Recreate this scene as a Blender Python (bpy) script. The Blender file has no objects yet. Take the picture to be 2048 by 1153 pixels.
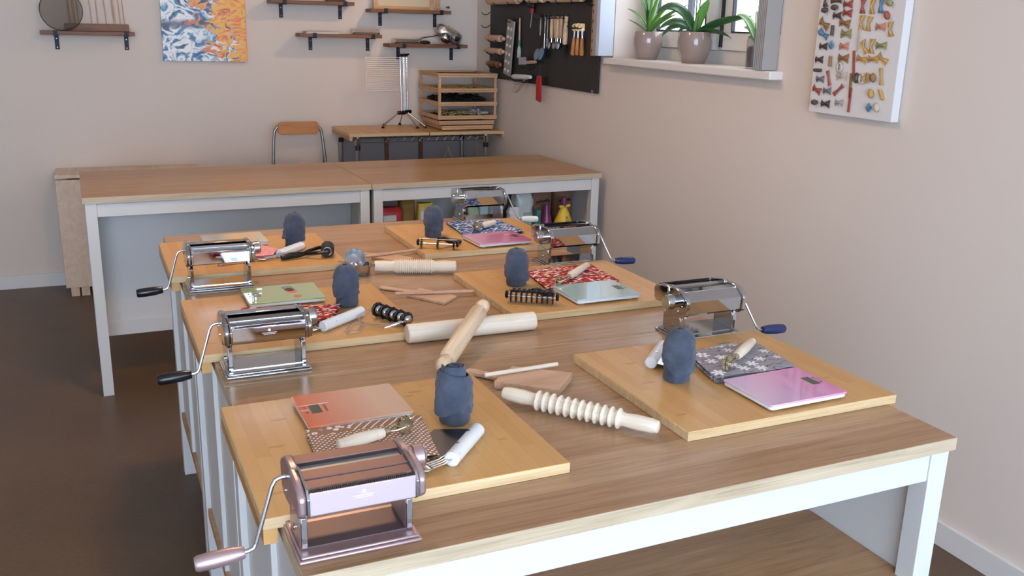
import bpy, math, random
from mathutils import Matrix, Vector, noise
random.seed(7)
SC = bpy.context.scene
COL = SC.collection
PI = math.pi

# ------------------------------------------------------------------ camera, world, light, exposure
CAMP = (-0.21787, -1.14353, 1.64082)
YAW, PIT, ROL, FPX = 0.430786, 0.273523, 0.025294, 1869.36
def cam_setup():
    cy, sy, cp, sp = math.cos(YAW), math.sin(YAW), math.cos(PIT), math.sin(PIT)
    f = Vector((sy*cp, cy*cp, -sp)); r = Vector((cy, -sy, 0)); u = r.cross(f)
    c, s = math.cos(ROL), math.sin(ROL)
    r2, u2 = c*r + s*u, -s*r + c*u
    cd = bpy.data.cameras.new('camera'); co = bpy.data.objects.new('camera', cd); COL.objects.link(co)
    m = Matrix((r2, u2, -f)).transposed().to_4x4(); m.translation = CAMP
    co.matrix_world = m
    cd.sensor_width = 36; cd.lens = FPX*36/2048; cd.clip_start = .02
    SC.camera = co
cam_setup()
def lin(c): return tuple(((x/255)/12.92 if x/255 <= .04045 else ((x/255+.055)/1.055)**2.4) for x in c)
W = bpy.data.worlds.new('World'); SC.world = W; W.use_nodes = True
W.node_tree.nodes['Background'].inputs[0].default_value = (*lin((228, 238, 255)), 1)
W.node_tree.nodes['Background'].inputs[1].default_value = 6.0
def area(name, loc, rot, sx, sy, power, col, spread=PI):
    l = bpy.data.lights.new(name, 'AREA'); l.shape = 'RECTANGLE'; l.size = sx; l.size_y = sy
    l.energy = power; l.color = lin(col); l.spread = spread
    o = bpy.data.objects.new(name, l); COL.objects.link(o); o.location = loc; o.rotation_euler = rot
    return o
# daylight through the shop front behind the camera, and through the side window
area('daylight_front', (-.1, -3.45, 1.45), (PI/2, 0, 0), 4.2, 2.3, 146, (180, 214, 255))
area('window_portal', (2.66, 2.53, 1.95), (0, PI/2, 0), 1.0, 1.3, 1, (255, 255, 255)).data.cycles.is_portal = True
SC.view_settings.view_transform = 'Standard'; SC.view_settings.look = 'None'
SC.view_settings.gamma = 1; SC.view_settings.use_curve_mapping = False
SC.view_settings.exposure = 0.08

# ------------------------------------------------------------------ node material helpers
class NT:
    def __init__(s, name):
        s.m = bpy.data.materials.new(name); s.m.use_nodes = True; s.t = s.m.node_tree
        s.b = s.t.nodes['Principled BSDF']
    def n(s, typ, ins=None, **kw):
        nd = s.t.nodes.new(typ)
        for k, v in kw.items(): setattr(nd, k, v)
        for k, v in (ins or {}).items(): s.set(nd.inputs[k], v)
        return nd
    def set(s, sock, v):
        if isinstance(v, bpy.types.NodeSocket): s.t.links.new(v, sock)
        elif isinstance(v, (tuple, list)) and len(v) == 3 and sock.type == 'RGBA': sock.default_value = (*v, 1)
        else: sock.default_value = v
    def math(s, op, a, b=0.0, c=0.0):
        nd = s.n('ShaderNodeMath', operation=op); s.set(nd.inputs[0], a); s.set(nd.inputs[1], b); s.set(nd.inputs[2], c)
        return nd.outputs[0]
    def mix(s, f, a, b, mode='MIX'):
        nd = s.n('ShaderNodeMix', data_type='RGBA', blend_type=mode)
        s.set(nd.inputs[0], f); s.set(nd.inputs[6], a); s.set(nd.inputs[7], b); return nd.outputs[2]
    def ramp(s, f, stops, const=False):
        nd = s.n('ShaderNodeValToRGB'); cr = nd.color_ramp
        if const: cr.interpolation = 'CONSTANT'
        while len(cr.elements) < len(stops): cr.elements.new(.5)
        for e, (p, c) in zip(cr.elements, stops): e.position = p; e.color = (*c, 1)
        s.set(nd.inputs[0], f); return nd.outputs[0]
    def obj(s): return s.n('ShaderNodeTexCoord').outputs['Object']
    def gen(s): return s.n('ShaderNodeTexCoord').outputs['Generated']
    def map(s, v, scale=(1, 1, 1), rot=(0, 0, 0), loc=(0, 0, 0)):
        return s.n('ShaderNodeMapping', {'Vector': v, 'Scale': scale, 'Rotation': rot, 'Location': loc}).outputs[0]
    def noise(s, v, sc, det=3, rough=.5, dist=0.0):
        return s.n('ShaderNodeTexNoise', {'Vector': v, 'Scale': sc, 'Detail': det, 'Roughness': rough, 'Distortion': dist}).outputs
    def sep(s, v): return s.n('ShaderNodeSeparateXYZ', {0: v}).outputs
    def bump(s, h, st=.2, d=.002):
        s.set(s.b.inputs['Normal'], s.n('ShaderNodeBump', {'Height': h, 'Strength': st, 'Distance': d}).outputs[0])
    def fin(s, col, rough=.5, metal=0.0, **kw):
        s.set(s.b.inputs['Base Color'], col); s.set(s.b.inputs['Roughness'], rough); s.set(s.b.inputs['Metallic'], metal)
        for k, v in kw.items(): s.set(s.b.inputs[k.replace('_', ' ')], v)
        return s.m
MATS = {}
def P(name, rgb, rough=.5, metal=0.0, var=.06, vs=30.0, bump=0.0, **kw):
    """plain material with a little procedural tone variation"""
    if name in MATS: return MATS[name]
    t = NT(name); c = lin(rgb); o = t.obj(); nz = t.noise(o, vs)
    col = t.mix(t.math('MULTIPLY', nz[0], var*2), c, tuple(x*.72 for x in c))
    if bump: t.bump(t.noise(o, vs*8, 2)[0], bump, .0015)
    MATS[name] = t.fin(col, rough, metal, **kw); return MATS[name]
def wood(name, dark, mid, light, axis=0, pw=.09, grain=9.0, rough=.38, plank=.35, knots=0.0):
    if name in MATS: return MATS[name]
    t = NT(name); o = t.obj()
    rnd = t.n('ShaderNodeObjectInfo').outputs['Random']
    off = t.n('ShaderNodeCombineXYZ', {0: t.math('MULTIPLY', rnd, 7.0), 1: 0.0, 2: t.math('MULTIPLY', rnd, 3.0)}).outputs[0]
    sep = t.sep(o)
    across = sep[1] if axis == 0 else sep[0]
    idx = t.math('FLOOR', t.math('DIVIDE', across, pw))
    wn = t.n('ShaderNodeTexWhiteNoise', {'W': t.math('ADD', idx, t.math('MULTIPLY', rnd, 31.0))}, noise_dimensions='1D').outputs
    o2 = t.n('ShaderNodeVectorMath', {0: o, 1: off}, operation='ADD').outputs[0]
    o2 = t.n('ShaderNodeVectorMath', {0: o2, 1: wn[1]}, operation='ADD').outputs[0]
    sc = (1.3, grain, grain) if axis == 0 else (grain, 1.3, grain)
    g = t.noise(t.map(o2, sc), 3.2, 5, .62, .6)[0]
    fine = t.noise(t.map(o2, tuple(x*(1 if x < 3 else 7) for x in sc)), 4.0, 3, .6)[0]
    v = t.math('ADD', t.math('MULTIPLY', g, .55), t.math('MULTIPLY', fine, .45))
    col = t.ramp(v, [(.30, lin(dark)), (.50, lin(mid)), (.68, lin(light))])
    col = t.mix(t.math('MULTIPLY', wn[0], plank), col, t.mix(1.0, col, lin((205, 170, 130)), 'MULTIPLY'))
    if knots:
        k = t.n('ShaderNodeTexVoronoi', {'Vector': t.map(o2, (3, 9, 9) if axis == 0 else (9, 3, 9)), 'Scale': 1.0}).outputs[0]
        col = t.mix(t.math('MULTIPLY', t.math('LESS_THAN', k, .09), knots), col, lin(dark))
    t.bump(fine, .08, .0006)
    MATS[name] = t.fin(col, rough); return MATS[name]
def bamboo(name, c1, c2, dark, rough=.36):
    if name in MATS: return MATS[name]
    t = NT(name); o = t.obj()
    br = t.n('ShaderNodeTexBrick', {'Vector': t.map(o, (1, 1, 1), (0, 0, PI/2)), 'Scale': 1.0, 'Mortar Size': .0003, 'Brick Width': .21,
             'Row Height': .026, 'Color1': lin(c1), 'Color2': lin(c2), 'Mortar': lin(tuple(int(a*.6+b*.4) for a, b in zip(c2, dark))), 'Bias': -.25}, offset=.43)
    fine = t.noise(t.map(o, (160, 7, 60)), 1.0, 3, .6)[0]
    big = t.noise(t.map(o, (9, 4, 4)), 1.0, 2)[0]
    col = t.mix(t.math('MULTIPLY', fine, .35), br.outputs[0], lin(dark))
    col = t.mix(t.math('MULTIPLY', big, .22), col, lin(c2))
    kn = t.n('ShaderNodeTexVoronoi', {'Vector': t.map(o, (38, 110, 40)), 'Scale': .28, 'Randomness': 1.0}).outputs[0]
    col = t.mix(t.math('MULTIPLY', t.math('LESS_THAN', kn, .17), .55), col, lin(dark))
    MATS[name] = t.fin(col, rough); return MATS[name]

M = {}
OAK = wood('oak_top', (140, 106, 75), (172, 137, 102), (190, 157, 123), 0, .095, 17, .27, .4, .12)
OAKE = wood('oak_shelf', (150, 112, 76), (186, 146, 104), (204, 168, 128), 0, .14, 10, .42, .5)
OAKD = wood('oak_far', (150, 108, 66), (186, 142, 92), (204, 164, 114), 0, .095, 15, .30, .5, .12)
OAKB = wood('oak_edge_lit', (158, 140, 112), (190, 172, 144), (206, 190, 164), 0, .3, 15, .45, .2)  # paler copy of the top's oak, frontal daylight put into the colour
BAM = bamboo('bamboo', (214, 168, 106), (198, 148, 86), (174, 122, 66))
BAME = wood('bamboo_edge', (190, 158, 112), (220, 194, 148), (234, 214, 172), 0, .01, 14, .4, .3)
WHITE = P('white_paint', (208, 208, 205), .38, var=.03, vs=4)
WALL = P('wall_paint', (223, 211, 199), .85, var=.03, vs=2.0, bump=.06)
CEIL = P('ceiling_paint', (238, 234, 228), .9, var=.02, vs=2)
BASE = P('baseboard_paint', (222, 220, 216), .45, var=.03, vs=4)
CHROME = P('chrome', (188, 190, 194), .06, 1.0, var=.02)
STEEL = P('brushed_steel', (196, 198, 202), .22, 1.0, var=.05)
DSTEEL = P('dull_steel', (120, 120, 122), .32, 1.0, var=.1)
ROSE = P('rose_metal', (186, 160, 160), .36, .72, var=.05)
ROSEB = P('rose_brown', (142, 110, 100), .5, .5, var=.05)
GUARD = P('roller_guard', (150, 156, 156), .42, .5)
ROSED = P('rose_metal_light', (226, 208, 218), .34, .6, var=.05)
BLACKP = P('black_plastic', (16, 16, 19), .22, var=.05)
BLACKM = P('black_matte', (24, 24, 26), .55, var=.15)
IRON = P('dark_iron', (34, 36, 40), .5, .4, var=.2)
BLUEP = P('blue_plastic', (34, 46, 92), .25)
WHITEP = P('white_plastic', (224, 225, 224), .28, var=.02)
BEECH = wood('beech', (196, 164, 128), (224, 198, 164), (236, 214, 184), 0, .3, 8, .42, .15)
BEECHP = wood('beech_pale', (208, 192, 166), (228, 214, 192), (236, 224, 204), 0, .3, 8, .42, .1)
BEECHK = wood('beech_pink', (178, 138, 110), (204, 166, 136), (216, 182, 152), 0, .3, 8, .42, .15)
SHELFW = wood('shelf_wood', (84, 52, 30), (124, 80, 50), (146, 98, 64), 0, .3, 10, .5, .2)
PALEW = wood('pale_birch', (196, 172, 148), (216, 194, 170), (228, 208, 186), 1, .09, 8, .45, .3)
PINE = wood('pine_tray', (176, 132, 92), (206, 164, 122), (220, 182, 140), 0, .2, 9, .5, .2)
CHAIRW = wood('chair_ply', (170, 106, 56), (200, 134, 78), (214, 152, 94), 0, .4, 8, .35, .1)
GREYM = P('grey_tube', (150, 152, 152), .3, .7)
def floor_mat():
    t = NT('floor_lino'); o = t.obj()
    a = t.noise(o, 2.5, 4)[0]; b = t.noise(o, 60, 3)[0]
    c = t.ramp(t.math('ADD', t.math('MULTIPLY', a, .6), t.math('MULTIPLY', b, .4)), [(.35, lin((84, 64, 46))), (.65, lin((101, 79, 58)))])
    t.bump(b, .05, .001)
    return t.fin(c, .42)
FLOOR = floor_mat()
def glass_mat(name, tint=(1, 1, 1), rough=.02, refl=.1):
    m = bpy.data.materials.new(name); m.use_nodes = True; t = m.node_tree; t.nodes.clear()
    o = t.nodes.new('ShaderNodeOutputMaterial'); mx = t.nodes.new('ShaderNodeMixShader')
    tr = t.nodes.new('ShaderNodeBsdfTransparent'); gl = t.nodes.new('ShaderNodeBsdfGlossy'); fr = t.nodes.new('ShaderNodeLayerWeight')
    fr.inputs[0].default_value = .5; tr.inputs[0].default_value = (*tint, 1); gl.inputs['Roughness'].default_value = rough
    pw = t.nodes.new('ShaderNodeMath'); pw.operation = 'POWER'; pw.inputs[1].default_value = 5; t.links.new(fr.outputs['Facing'], pw.inputs[0])
    ad = t.nodes.new('ShaderNodeMath'); ad.operation = 'MULTIPLY_ADD'; ad.inputs[1].default_value = .8; ad.inputs[2].default_value = .03+refl; t.links.new(pw.outputs[0], ad.inputs[0])
    t.links.new(ad.outputs[0], mx.inputs[0]); t.links.new(tr.outputs[0], mx.inputs[1]); t.links.new(gl.outputs[0], mx.inputs[2])
    t.links.new(mx.outputs[0], o.inputs[0]); return m
PANE = glass_mat('window_glass', (1, 1, 1), .0, 0.0)
CLEAR = glass_mat('clear_plastic', (.93, .93, .94), .06, .12)
CLEARR = bpy.data.materials.new('frosted_rod'); CLEARR.use_nodes = True
_t = CLEARR.node_tree; _t.nodes.clear(); _o = _t.nodes.new('ShaderNodeOutputMaterial'); _m = _t.nodes.new('ShaderNodeMixShader'); _m.inputs[0].default_value = .62
_a = _t.nodes.new('ShaderNodeBsdfTransparent'); _b = _t.nodes.new('ShaderNodeBsdfPrincipled'); _b.inputs['Base Color'].default_value = (.92, .89, .86, 1); _b.inputs['Roughness'].default_value = .3
_t.links.new(_a.outputs[0], _m.inputs[1]); _t.links.new(_b.outputs[0], _m.inputs[2]); _t.links.new(_m.outputs[0], _o.inputs[0])

# ------------------------------------------------------------------ mesh builder
class MB:
    def __init__(s): s.v = []; s.f = []; s.T = Matrix.Identity(4)
    def add(s, vs, fs):
        b = len(s.v); s.v += [tuple(s.T @ Vector(p)) for p in vs]; s.f += [tuple(i+b for i in f) for f in fs]; return s
    def box(s, x0, x1, y0, y1, z0, z1):
        return s.add([(x0, y0, z0), (x1, y0, z0), (x1, y1, z0), (x0, y1, z0), (x0, y0, z1), (x1, y0, z1), (x1, y1, z1), (x0, y1, z1)],
                     [(0, 3, 2, 1), (4, 5, 6, 7), (0, 1, 5, 4), (1, 2, 6, 5), (2, 3, 7, 6), (3, 0, 4, 7)])
    def prism(s, poly, axis, a, b):
        def pt(p, t): return (t, p[0], p[1]) if axis == 0 else ((p[0], t, p[1]) if axis == 1 else (p[0], p[1], t))
        n = len(poly); vs = [pt(p, a) for p in poly] + [pt(p, b) for p in poly]
        ar = sum(poly[i][0]*poly[(i+1) % n][1]-poly[(i+1) % n][0]*poly[i][1] for i in range(n))
        fs = [tuple(range(n))[::-1], tuple(range(n, 2*n))] + [(i, (i+1) % n, n+(i+1) % n, n+i) for i in range(n)]
        flip = (ar < 0) != (axis == 1)
        if flip: fs = [f[::-1] for f in fs]
        return s.add(vs, fs)
    def tube(s, pts, r, n=8, closed=False, caps=True):
        pts = [Vector(p) for p in pts]; m = len(pts); rs = r if isinstance(r, (list, tuple)) else [r]*m
        vs = []; fs = []; prev = None
        for i, p in enumerate(pts):
            if closed: d = pts[(i+1) % m]-pts[i-1]
            else: d = (pts[min(i+1, m-1)]-pts[max(i-1, 0)])
            d.normalize()
            if prev is None:
                a = Vector((0, 0, 1)) if abs(d.z) < .9 else Vector((1, 0, 0)); u = d.cross(a).normalized()
            else:
                u = (prev-d*prev.dot(d)).normalized()
            prev = u; w = d.cross(u)
            for k in range(n):
                t = 2*PI*k/n; vs.append(p+(u*math.cos(t)+w*math.sin(t))*rs[i])
        for i in range(m if closed else m-1):
            j = (i+1) % m
            for k in range(n): fs.append((i*n+k, i*n+(k+1) % n, j*n+(k+1) % n, j*n+k))
        if caps and not closed: fs += [tuple(range(n))[::-1], tuple((m-1)*n+k for k in range(n))]
        return s.add(vs, fs)
    def cyl(s, p0, p1, r0, r1=None, n=20): return s.tube([p0, p1], [r0, r0 if r1 is None else r1], n)
    def lathe(s, prof, n=24, p0=(0, 0, 0), d=(0, 0, 1), gear=None, caps=True):
        """prof: (t along axis, radius)"""
        p0 = Vector(p0); d = Vector(d).normalized(); a = Vector((0, 0, 1)) if abs(d.z) < .9 else Vector((1, 0, 0))
        u = d.cross(a).normalized(); w = d.cross(u); vs = []; fs = []; m = len(prof)
        for t, r in prof:
            for k in range(n):
                th = 2*PI*k/n; rr = r*(gear(th) if gear else 1); vs.append(p0+d*t+(u*math.cos(th)+w*math.sin(th))*rr)
        for i in range(m-1):
            for k in range(n): fs.append((i*n+k, i*n+(k+1) % n, (i+1)*n+(k+1) % n, (i+1)*n+k))
        if caps: fs += [tuple(range(n))[::-1], tuple((m-1)*n+k for k in range(n))]
        return s.add(vs, fs)
    def grid(s, fn, nu, nv):
        vs = [fn(i/nu, j/nv) for j in range(nv+1) for i in range(nu+1)]; w = nu+1
        return s.add(vs, [(j*w+i, j*w+i+1, (j+1)*w+i+1, (j+1)*w+i) for j in range(nv) for i in range(nu)])
    def mesh(s, name, mat, smooth=None):
        me = bpy.data.meshes.new(name); me.from_pydata(s.v, [], s.f); me.update()
        if mat: me.materials.append(mat)
        if smooth is not None:
            for p in me.polygons: p.use_smooth = True
            me.set_sharp_from_angle(angle=math.radians(smooth))
        return me
    def obj(s, name, mat, parent=None, loc=(0, 0, 0), rz=0.0, smooth=35, bevel=0.0, rot=None):
        o = bpy.data.objects.new(name, s.mesh(name, mat, smooth)); COL.objects.link(o)
        o.location = loc; o.rotation_euler = rot or (0, 0, rz)
        if parent: o.parent = parent
        if bevel:
            b = o.modifiers.new('bevel', 'BEVEL'); b.width = bevel; b.segments = 2; b.limit_method = 'ANGLE'; b.angle_limit = math.radians(40)
        return o
def B(*a): return MB().box(*a)
def tag(o, label, cat, group=None):
    o['label'] = label; o['category'] = cat
    if group: o['group'] = group
    return o
def thing(name, label, cat, loc=(0, 0, 0), rz=0.0, group=None, rot=None):
    o = bpy.data.objects.new(name, None); COL.objects.link(o); o.empty_display_size = .05
    o.location = loc; o.rotation_euler = rot or (0, 0, rz); return tag(o, label, cat, group)
def struct(o): o['kind'] = 'structure'; return o
def stuff(o): o['kind'] = 'stuff'; return o
def text(s, size, mat, parent, loc, rot, name='lettering', extr=.0002, shear=0.0):
    cu = bpy.data.curves.new(name, 'FONT'); cu.body = s; cu.size = size; cu.extrude = extr; cu.align_x = 'CENTER'; cu.align_y = 'CENTER'; cu.shear = shear
    tmp = bpy.data.objects.new(name, cu); COL.objects.link(tmp)
    bpy.context.view_layer.update()
    me = bpy.data.meshes.new_from_object(tmp.evaluated_get(bpy.context.evaluated_depsgraph_get()))
    bpy.data.objects.remove(tmp); me.materials.clear(); me.materials.append(mat)
    o = bpy.data.objects.new(name, me); COL.objects.link(o); o.location = loc; o.rotation_euler = rot; o.parent = parent
    return o

# room frame: u along the back wall, v along the right wall, origin in the corner
RA = .017; K = (2.347, 5.131)
def room(u, v, z=0.0):
    c, s = math.cos(RA), math.sin(RA)
    return (K[0]+u*c+v*s, K[1]-u*s+v*c, z)
RZ = -RA

# ------------------------------------------------------------------ room shell
R0 = room(0, 0)
struct(B(-6, .6, -9.2, .5, -.12, 0).obj('floor', FLOOR, loc=R0, rz=RZ))
struct(B(-5.4, .5, -9.0, .2, 2.75, 2.85).obj('ceiling', CEIL, loc=R0, rz=RZ))
struct(B(-5.4, .5, 0, .2, 0, 2.75).obj('wall_back', WALL, loc=R0, rz=RZ))
WV0, WV1, WZ0, WZ1 = -3.262, -1.95, 1.46, 2.45
m = MB(); m.box(0, .3, -9, WV0, 0, 2.75).box(0, .3, WV1, 0, 0, 2.75).box(0, .3, WV0, WV1, 0, WZ0).box(0, .3, WV0, WV1, WZ1, 2.75)
struct(m.obj('wall_right', WALL, loc=R0, rz=RZ))
struct(B(-5.4, -5.2, -9, 0, 0, 2.75).obj('wall_left', WALL, loc=R0, rz=RZ))
m = MB(); m.box(-5.4, -4.6, -8.6, -8.4, 0, 2.75).box(-.35, .3, -8.6, -8.4, 0, 2.75).box(-4.6, -.35, -8.6, -8.4, 0, .3).box(-4.6, -.35, -8.6, -8.4, 2.6, 2.75)
struct(m.obj('wall_front', WALL, loc=R0, rz=RZ))
# shop front glazing behind the camera
wf = bpy.data.objects.new('window_2', None); COL.objects.link(wf); wf.location = R0; wf.rotation_euler = (0, 0, RZ); struct(wf)
for i in range(4): B(-4.6+i*1.385, -4.54+i*1.385, -8.54, -8.46, .36, 2.54).obj('mullion', WHITE, wf)
B(-4.6, -.35, -8.54, -8.46, .3, .36).obj('rail', WHITE, wf); B(-4.6, -.35, -8.54, -8.46, 2.54, 2.6).obj('rail', WHITE, wf)
for i in range(3): B(-4.535+i*1.385, -3.225+i*1.385, -8.503, -8.497, .365, 2.535).obj('pane', PANE, wf)
def baseboard(name, box, cap): struct(B(*box).obj(name, BASE, loc=R0, rz=RZ, bevel=.002))
baseboard('baseboard_back', (-5.2, 0, -.014, 0, 0, .085), None)
baseboard('baseboard_right', (-.014, 0, -8.4, -.014, 0, .085), None)
# side window
w1 = bpy.data.objects.new('window_1', None); COL.objects.link(w1); w1.location = R0; w1.rotation_euler = (0, 0, RZ); struct(w1)
FRM = P('window_frame_paint', (236, 236, 234), .4, var=.02)
GASK = P('window_gasket', (40, 44, 52), .5)
UF0, UF1 = .2, .27
V2 = -2.60
for (a, b, c, d) in ((WV0, WV1, WZ0, 1.555), (WV0, WV1, 2.38, WZ1), (WV0, WV0+.05, 1.555, 2.38), (WV1-.05, WV1, 1.555, 2.38), (V2-.03, V2+.03, 1.555, 2.38)):
    B(UF0, UF1, a, b, c, d).obj('frame', FRM, w1, bevel=.004)
for (a, b) in ((V2+.032, WV1-.052), (WV0+.052, V2-.032)):
    sh = None
    m = MB(); m.box(UF0-.025, UF1-.01, a, b, 1.557, 1.635).box(UF0-.025, UF1-.01, a, b, 2.30, 2.378).box(UF0-.025, UF1-.01, a, a+.07, 1.635, 2.30).box(UF0-.025, UF1-.01, b-.07, b, 1.635, 2.30)
    sh = m.obj('sash', FRM, w1, bevel=.004)
    m = MB(); m.box(UF0-.027, UF0-.01, a+.07, a+.076, 1.635, 2.30).box(UF0-.027, UF0-.01, b-.076, b-.07, 1.635, 2.30).box(UF0-.027, UF0-.01, a+.076, b-.076, 1.635, 1.641)
    m.obj('gasket', GASK, sh)
    B(UF0+.01, UF0+.016, a+.07, b-.07, 1.635, 2.30).obj('pane', PANE, sh)
B(UF0-.04, UF0-.026, V2-.045, V2-.035, 1.57, 2.37).obj('gasket', GASK, w1)
for dv in (-.27, -.30): B(UF1+.03, UF1+.05, V2+dv-.006, V2+dv, 1.56, 2.4).obj('guide_rail', GASK, w1)
for dv in (.42, .45): B(UF1+.03, UF1+.05, V2+dv-.006, V2+dv, 1.56, 2.4).obj('guide_rail', GASK, w1)
struct(B(-.063, .2, -3.30, -1.955, 1.461, 1.495).obj('trim_1', P('sill_stone', (228, 222, 214), .35, var=.04), loc=R0, rz=RZ, bevel=.006))
GREYP = P('shutter_grey', (164, 160, 154), .45, var=.05, vs=5)
SHLIT = P('shutter_daylit', (206, 214, 226), .42, var=.04, vs=5)  # bluish white paints in the daylight on the camera-side face
def shutter(v0, v1, u1, z0, z1, n, label, mats):
    t = thing('folding_shutter', label, 'shutter', room(0, 0, 0), RZ, 'folded shutters beside the side window')
    w = (v1-v0)/n
    for i in range(n): B(-u1, -.002, v0+i*w, v0+(i+1)*w-.0035, z0, z1).obj('slat_panel', mats[i % 2] if n < 3 else mats[0], t, bevel=.002)
shutter(-1.947, -1.873, .088, 1.503, 2.45, 2, 'pale folded shutter at the pegboard end of the window', (SHLIT, GREYP))
shutter(-3.262, -3.199, .073, 1.4965, 2.45, 6, 'grey folded shutter with ribbed edge beside the pasta canvas', (GREYP, GREYP))

# ceiling lamps (above the picture): warm, real fixtures
def ceiling_lamp(x, y, power, label, spread=PI):
    t = thing('ceiling_lamp', label, 'lamp', (x, y, 2.75), 0)
    MB().lathe([(0, .06), (-.03, .06), (-.032, .01), (-.09, .01)], 20).obj('mount', WHITEP, t)
    MB().lathe([(-.088, .02), (-.09, .17), (-.125, .19), (-.13, .185), (-.10, .165), (-.096, .02)], 32).obj('shade', WHITEP, t)
    l = bpy.data.lights.new('lamp_light', 'AREA'); l.shape = 'DISK'; l.size = .3; l.energy = power; l.color = lin((255, 206, 154)); l.spread = spread
    o = bpy.data.objects.new('lamp_light', l); COL.objects.link(o); o.parent = t; o.location = (0, 0, -.132)
ceiling_lamp(.45, 2.1, 19, 'round white ceiling lamp over the middle of the work tables')

def spot_lamp(loc, aim, power, label):
    t = thing('ceiling_spotlight', label, 'lamp', (loc[0], loc[1], 2.75), 0)
    d = (Vector(aim)-Vector(loc)).normalized(); p = Vector((0, 0, loc[2]-2.75))
    MB().lathe([(0, .05), (-.025, .05)], 20).obj('mount', WHITEP, t); MB().cyl((0, 0, -.02), p-d*.03, .008).obj('stem', WHITEP, t)
    MB().lathe([(-.10, .02), (-.09, .042), (.0, .048), (.0, .044), (-.06, .03)], 24, p, d).obj('can', WHITEP, t)
    l = bpy.data.lights.new('spot_light', 'SPOT'); l.energy = power; l.color = lin((255, 206, 156)); l.spot_size = math.radians(104); l.spot_blend = .8; l.shadow_soft_size = .04
    o = bpy.data.objects.new('spot_light', l); COL.objects.link(o); o.parent = t; o.location = p+d*.004; o.rotation_euler = d.to_track_quat('-Z', 'Y').to_euler()
spot_lamp((1.93, 4.05, 2.38), (.75, 5.1, 1.35), 20, 'ceiling spotlight aimed at the wall shelves')

# ------------------------------------------------------------------ tables
TD, TZ, TT = .7584, .9, .026
def table(loc, rz, label, flip=False, top=OAK, knee=False):
    """white kitchen island, oak top; shelves on the local front side"""
    t = thing('kitchen_island', label, 'table', loc, rz, 'white kitchen islands with oak tops')
    L = 1.26; D = TD; e = .0018
    def F(y0, y1): return (D-y1, D-y0) if flip else (y0, y1)
    def bx(name, x0, x1, y0, y1, z0, z1, mat=WHITE, bev=.0018):
        a, b = F(y0, y1); return B(x0, x1, a, b, z0, z1).obj(name, mat, t, bevel=bev)
    tp = B(e+.0012, L-e-.0012, e+.0012, D-e-.0012, TZ-TT, TZ).obj('table_top', top, t, bevel=.0006)
    for a in ((e, L-e, e, e+.0012), (e, L-e, D-e-.0012, D-e), (e, e+.0012, e+.0012, D-e-.0012), (L-e-.0012, L-e, e+.0012, D-e-.0012)): B(*a, TZ-TT, TZ-.0002).obj('lit_edge_strip', OAKB, tp)  # thin pale strips added to brighten the edges of the oak top
    zl = TZ-TT
    for x in (.01, L-.055):
        for y in (.008, D-.053): bx('leg', x, x+.045, y, y+.045, 0, zl)
    for y in (.012, D-.032):
        bx('apron', .055, L-.055, y, y+.02, zl-.062, zl-.006)
        bx('apron_bead', .055, L-.055, y+.004, y+.018, zl-.006, zl)
    for x in (.02, L-.038):
        bx('end_panel', x+.004, x+.014, .053, D-.053, .2525, zl)
        bx('stile', x-.006 if x < .5 else x, x+.018 if x < .5 else x+.024, .345, .395, .2525, zl)
    bx('back_panel', .035, L-.035, .495, .507, .225, zl)
    bx('bottom_rail', .035, L-.035, .507, .519, .2055 if flip else .253, .270)
    bx('shelf', .034, L-.034, .03, .495, .56, .585, OAKE)
    bx('shelf', .014, L-.014, .054, .4945 if flip else D-.054, .225, .252, OAKE)
    return t
table((0, 0, 0), 0, 'nearest white kitchen island with oak top, rose-coloured pasta machine on it')
table((0, TD, 0), 0, 'middle white kitchen island of the near row, crossed rolling pins on its oak top')
table((0, 2*TD, 0), 0, 'last white kitchen island of the near row, measuring cups on its oak top')
FX, FY, FR = -.254, 3.130, .0092
def far(x, y, z=0.0): c, s = math.cos(FR), math.sin(FR); return (FX+c*x-s*y, FY+s*x+c*y, z)
table(far(0, 0), FR, 'bare white kitchen island in front of the folded wooden table', True, OAKD)
table(far(1.26, 0), FR, 'bare white kitchen island by the side wall, groceries on its shelf', False, OAKD)

# ------------------------------------------------------------------ bamboo boards
BOARDS = [(-.027, .145, 0, 'bamboo pastry board under the orange scale at the near left'), (.757, .175, 1, 'bamboo pastry board under the flowered cloth at the near right'),
          (-.027, .915, 0, 'bamboo pastry board under the green scale'), (.757, .945, 1, 'bamboo pastry board under the pale blue glass scale'),
          (-.027, 1.625, 0, 'bamboo pastry board under the pink cloth at the far left'), (.757, 1.66, 1, 'bamboo pastry board under the blue patterned cloth at the far right')]
for x, y, side, lab in BOARDS:
    t = thing('pastry_board', lab, 'cutting board', (x, y, .9), 0, 'bamboo pastry boards')
    BL, BD = .52, .457
    B(.0, BL, .0, BD, .0005, .0190).obj('core', BAME, t, bevel=.0008)
    B(.0006, BL-.0006, .0006, BD-.0006, .0188, .02).obj('top_face', BAM, t, bevel=.0004)
    if side == 0: B(.0, .022, .0, BD, -.024, .0004).obj('front_lip', BAM, t, bevel=.001)
    else: B(BL-.0155, BL, .0, BD, -.024, .0004).obj('front_lip', BAM, t, bevel=.001)
BZ = .92

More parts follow.
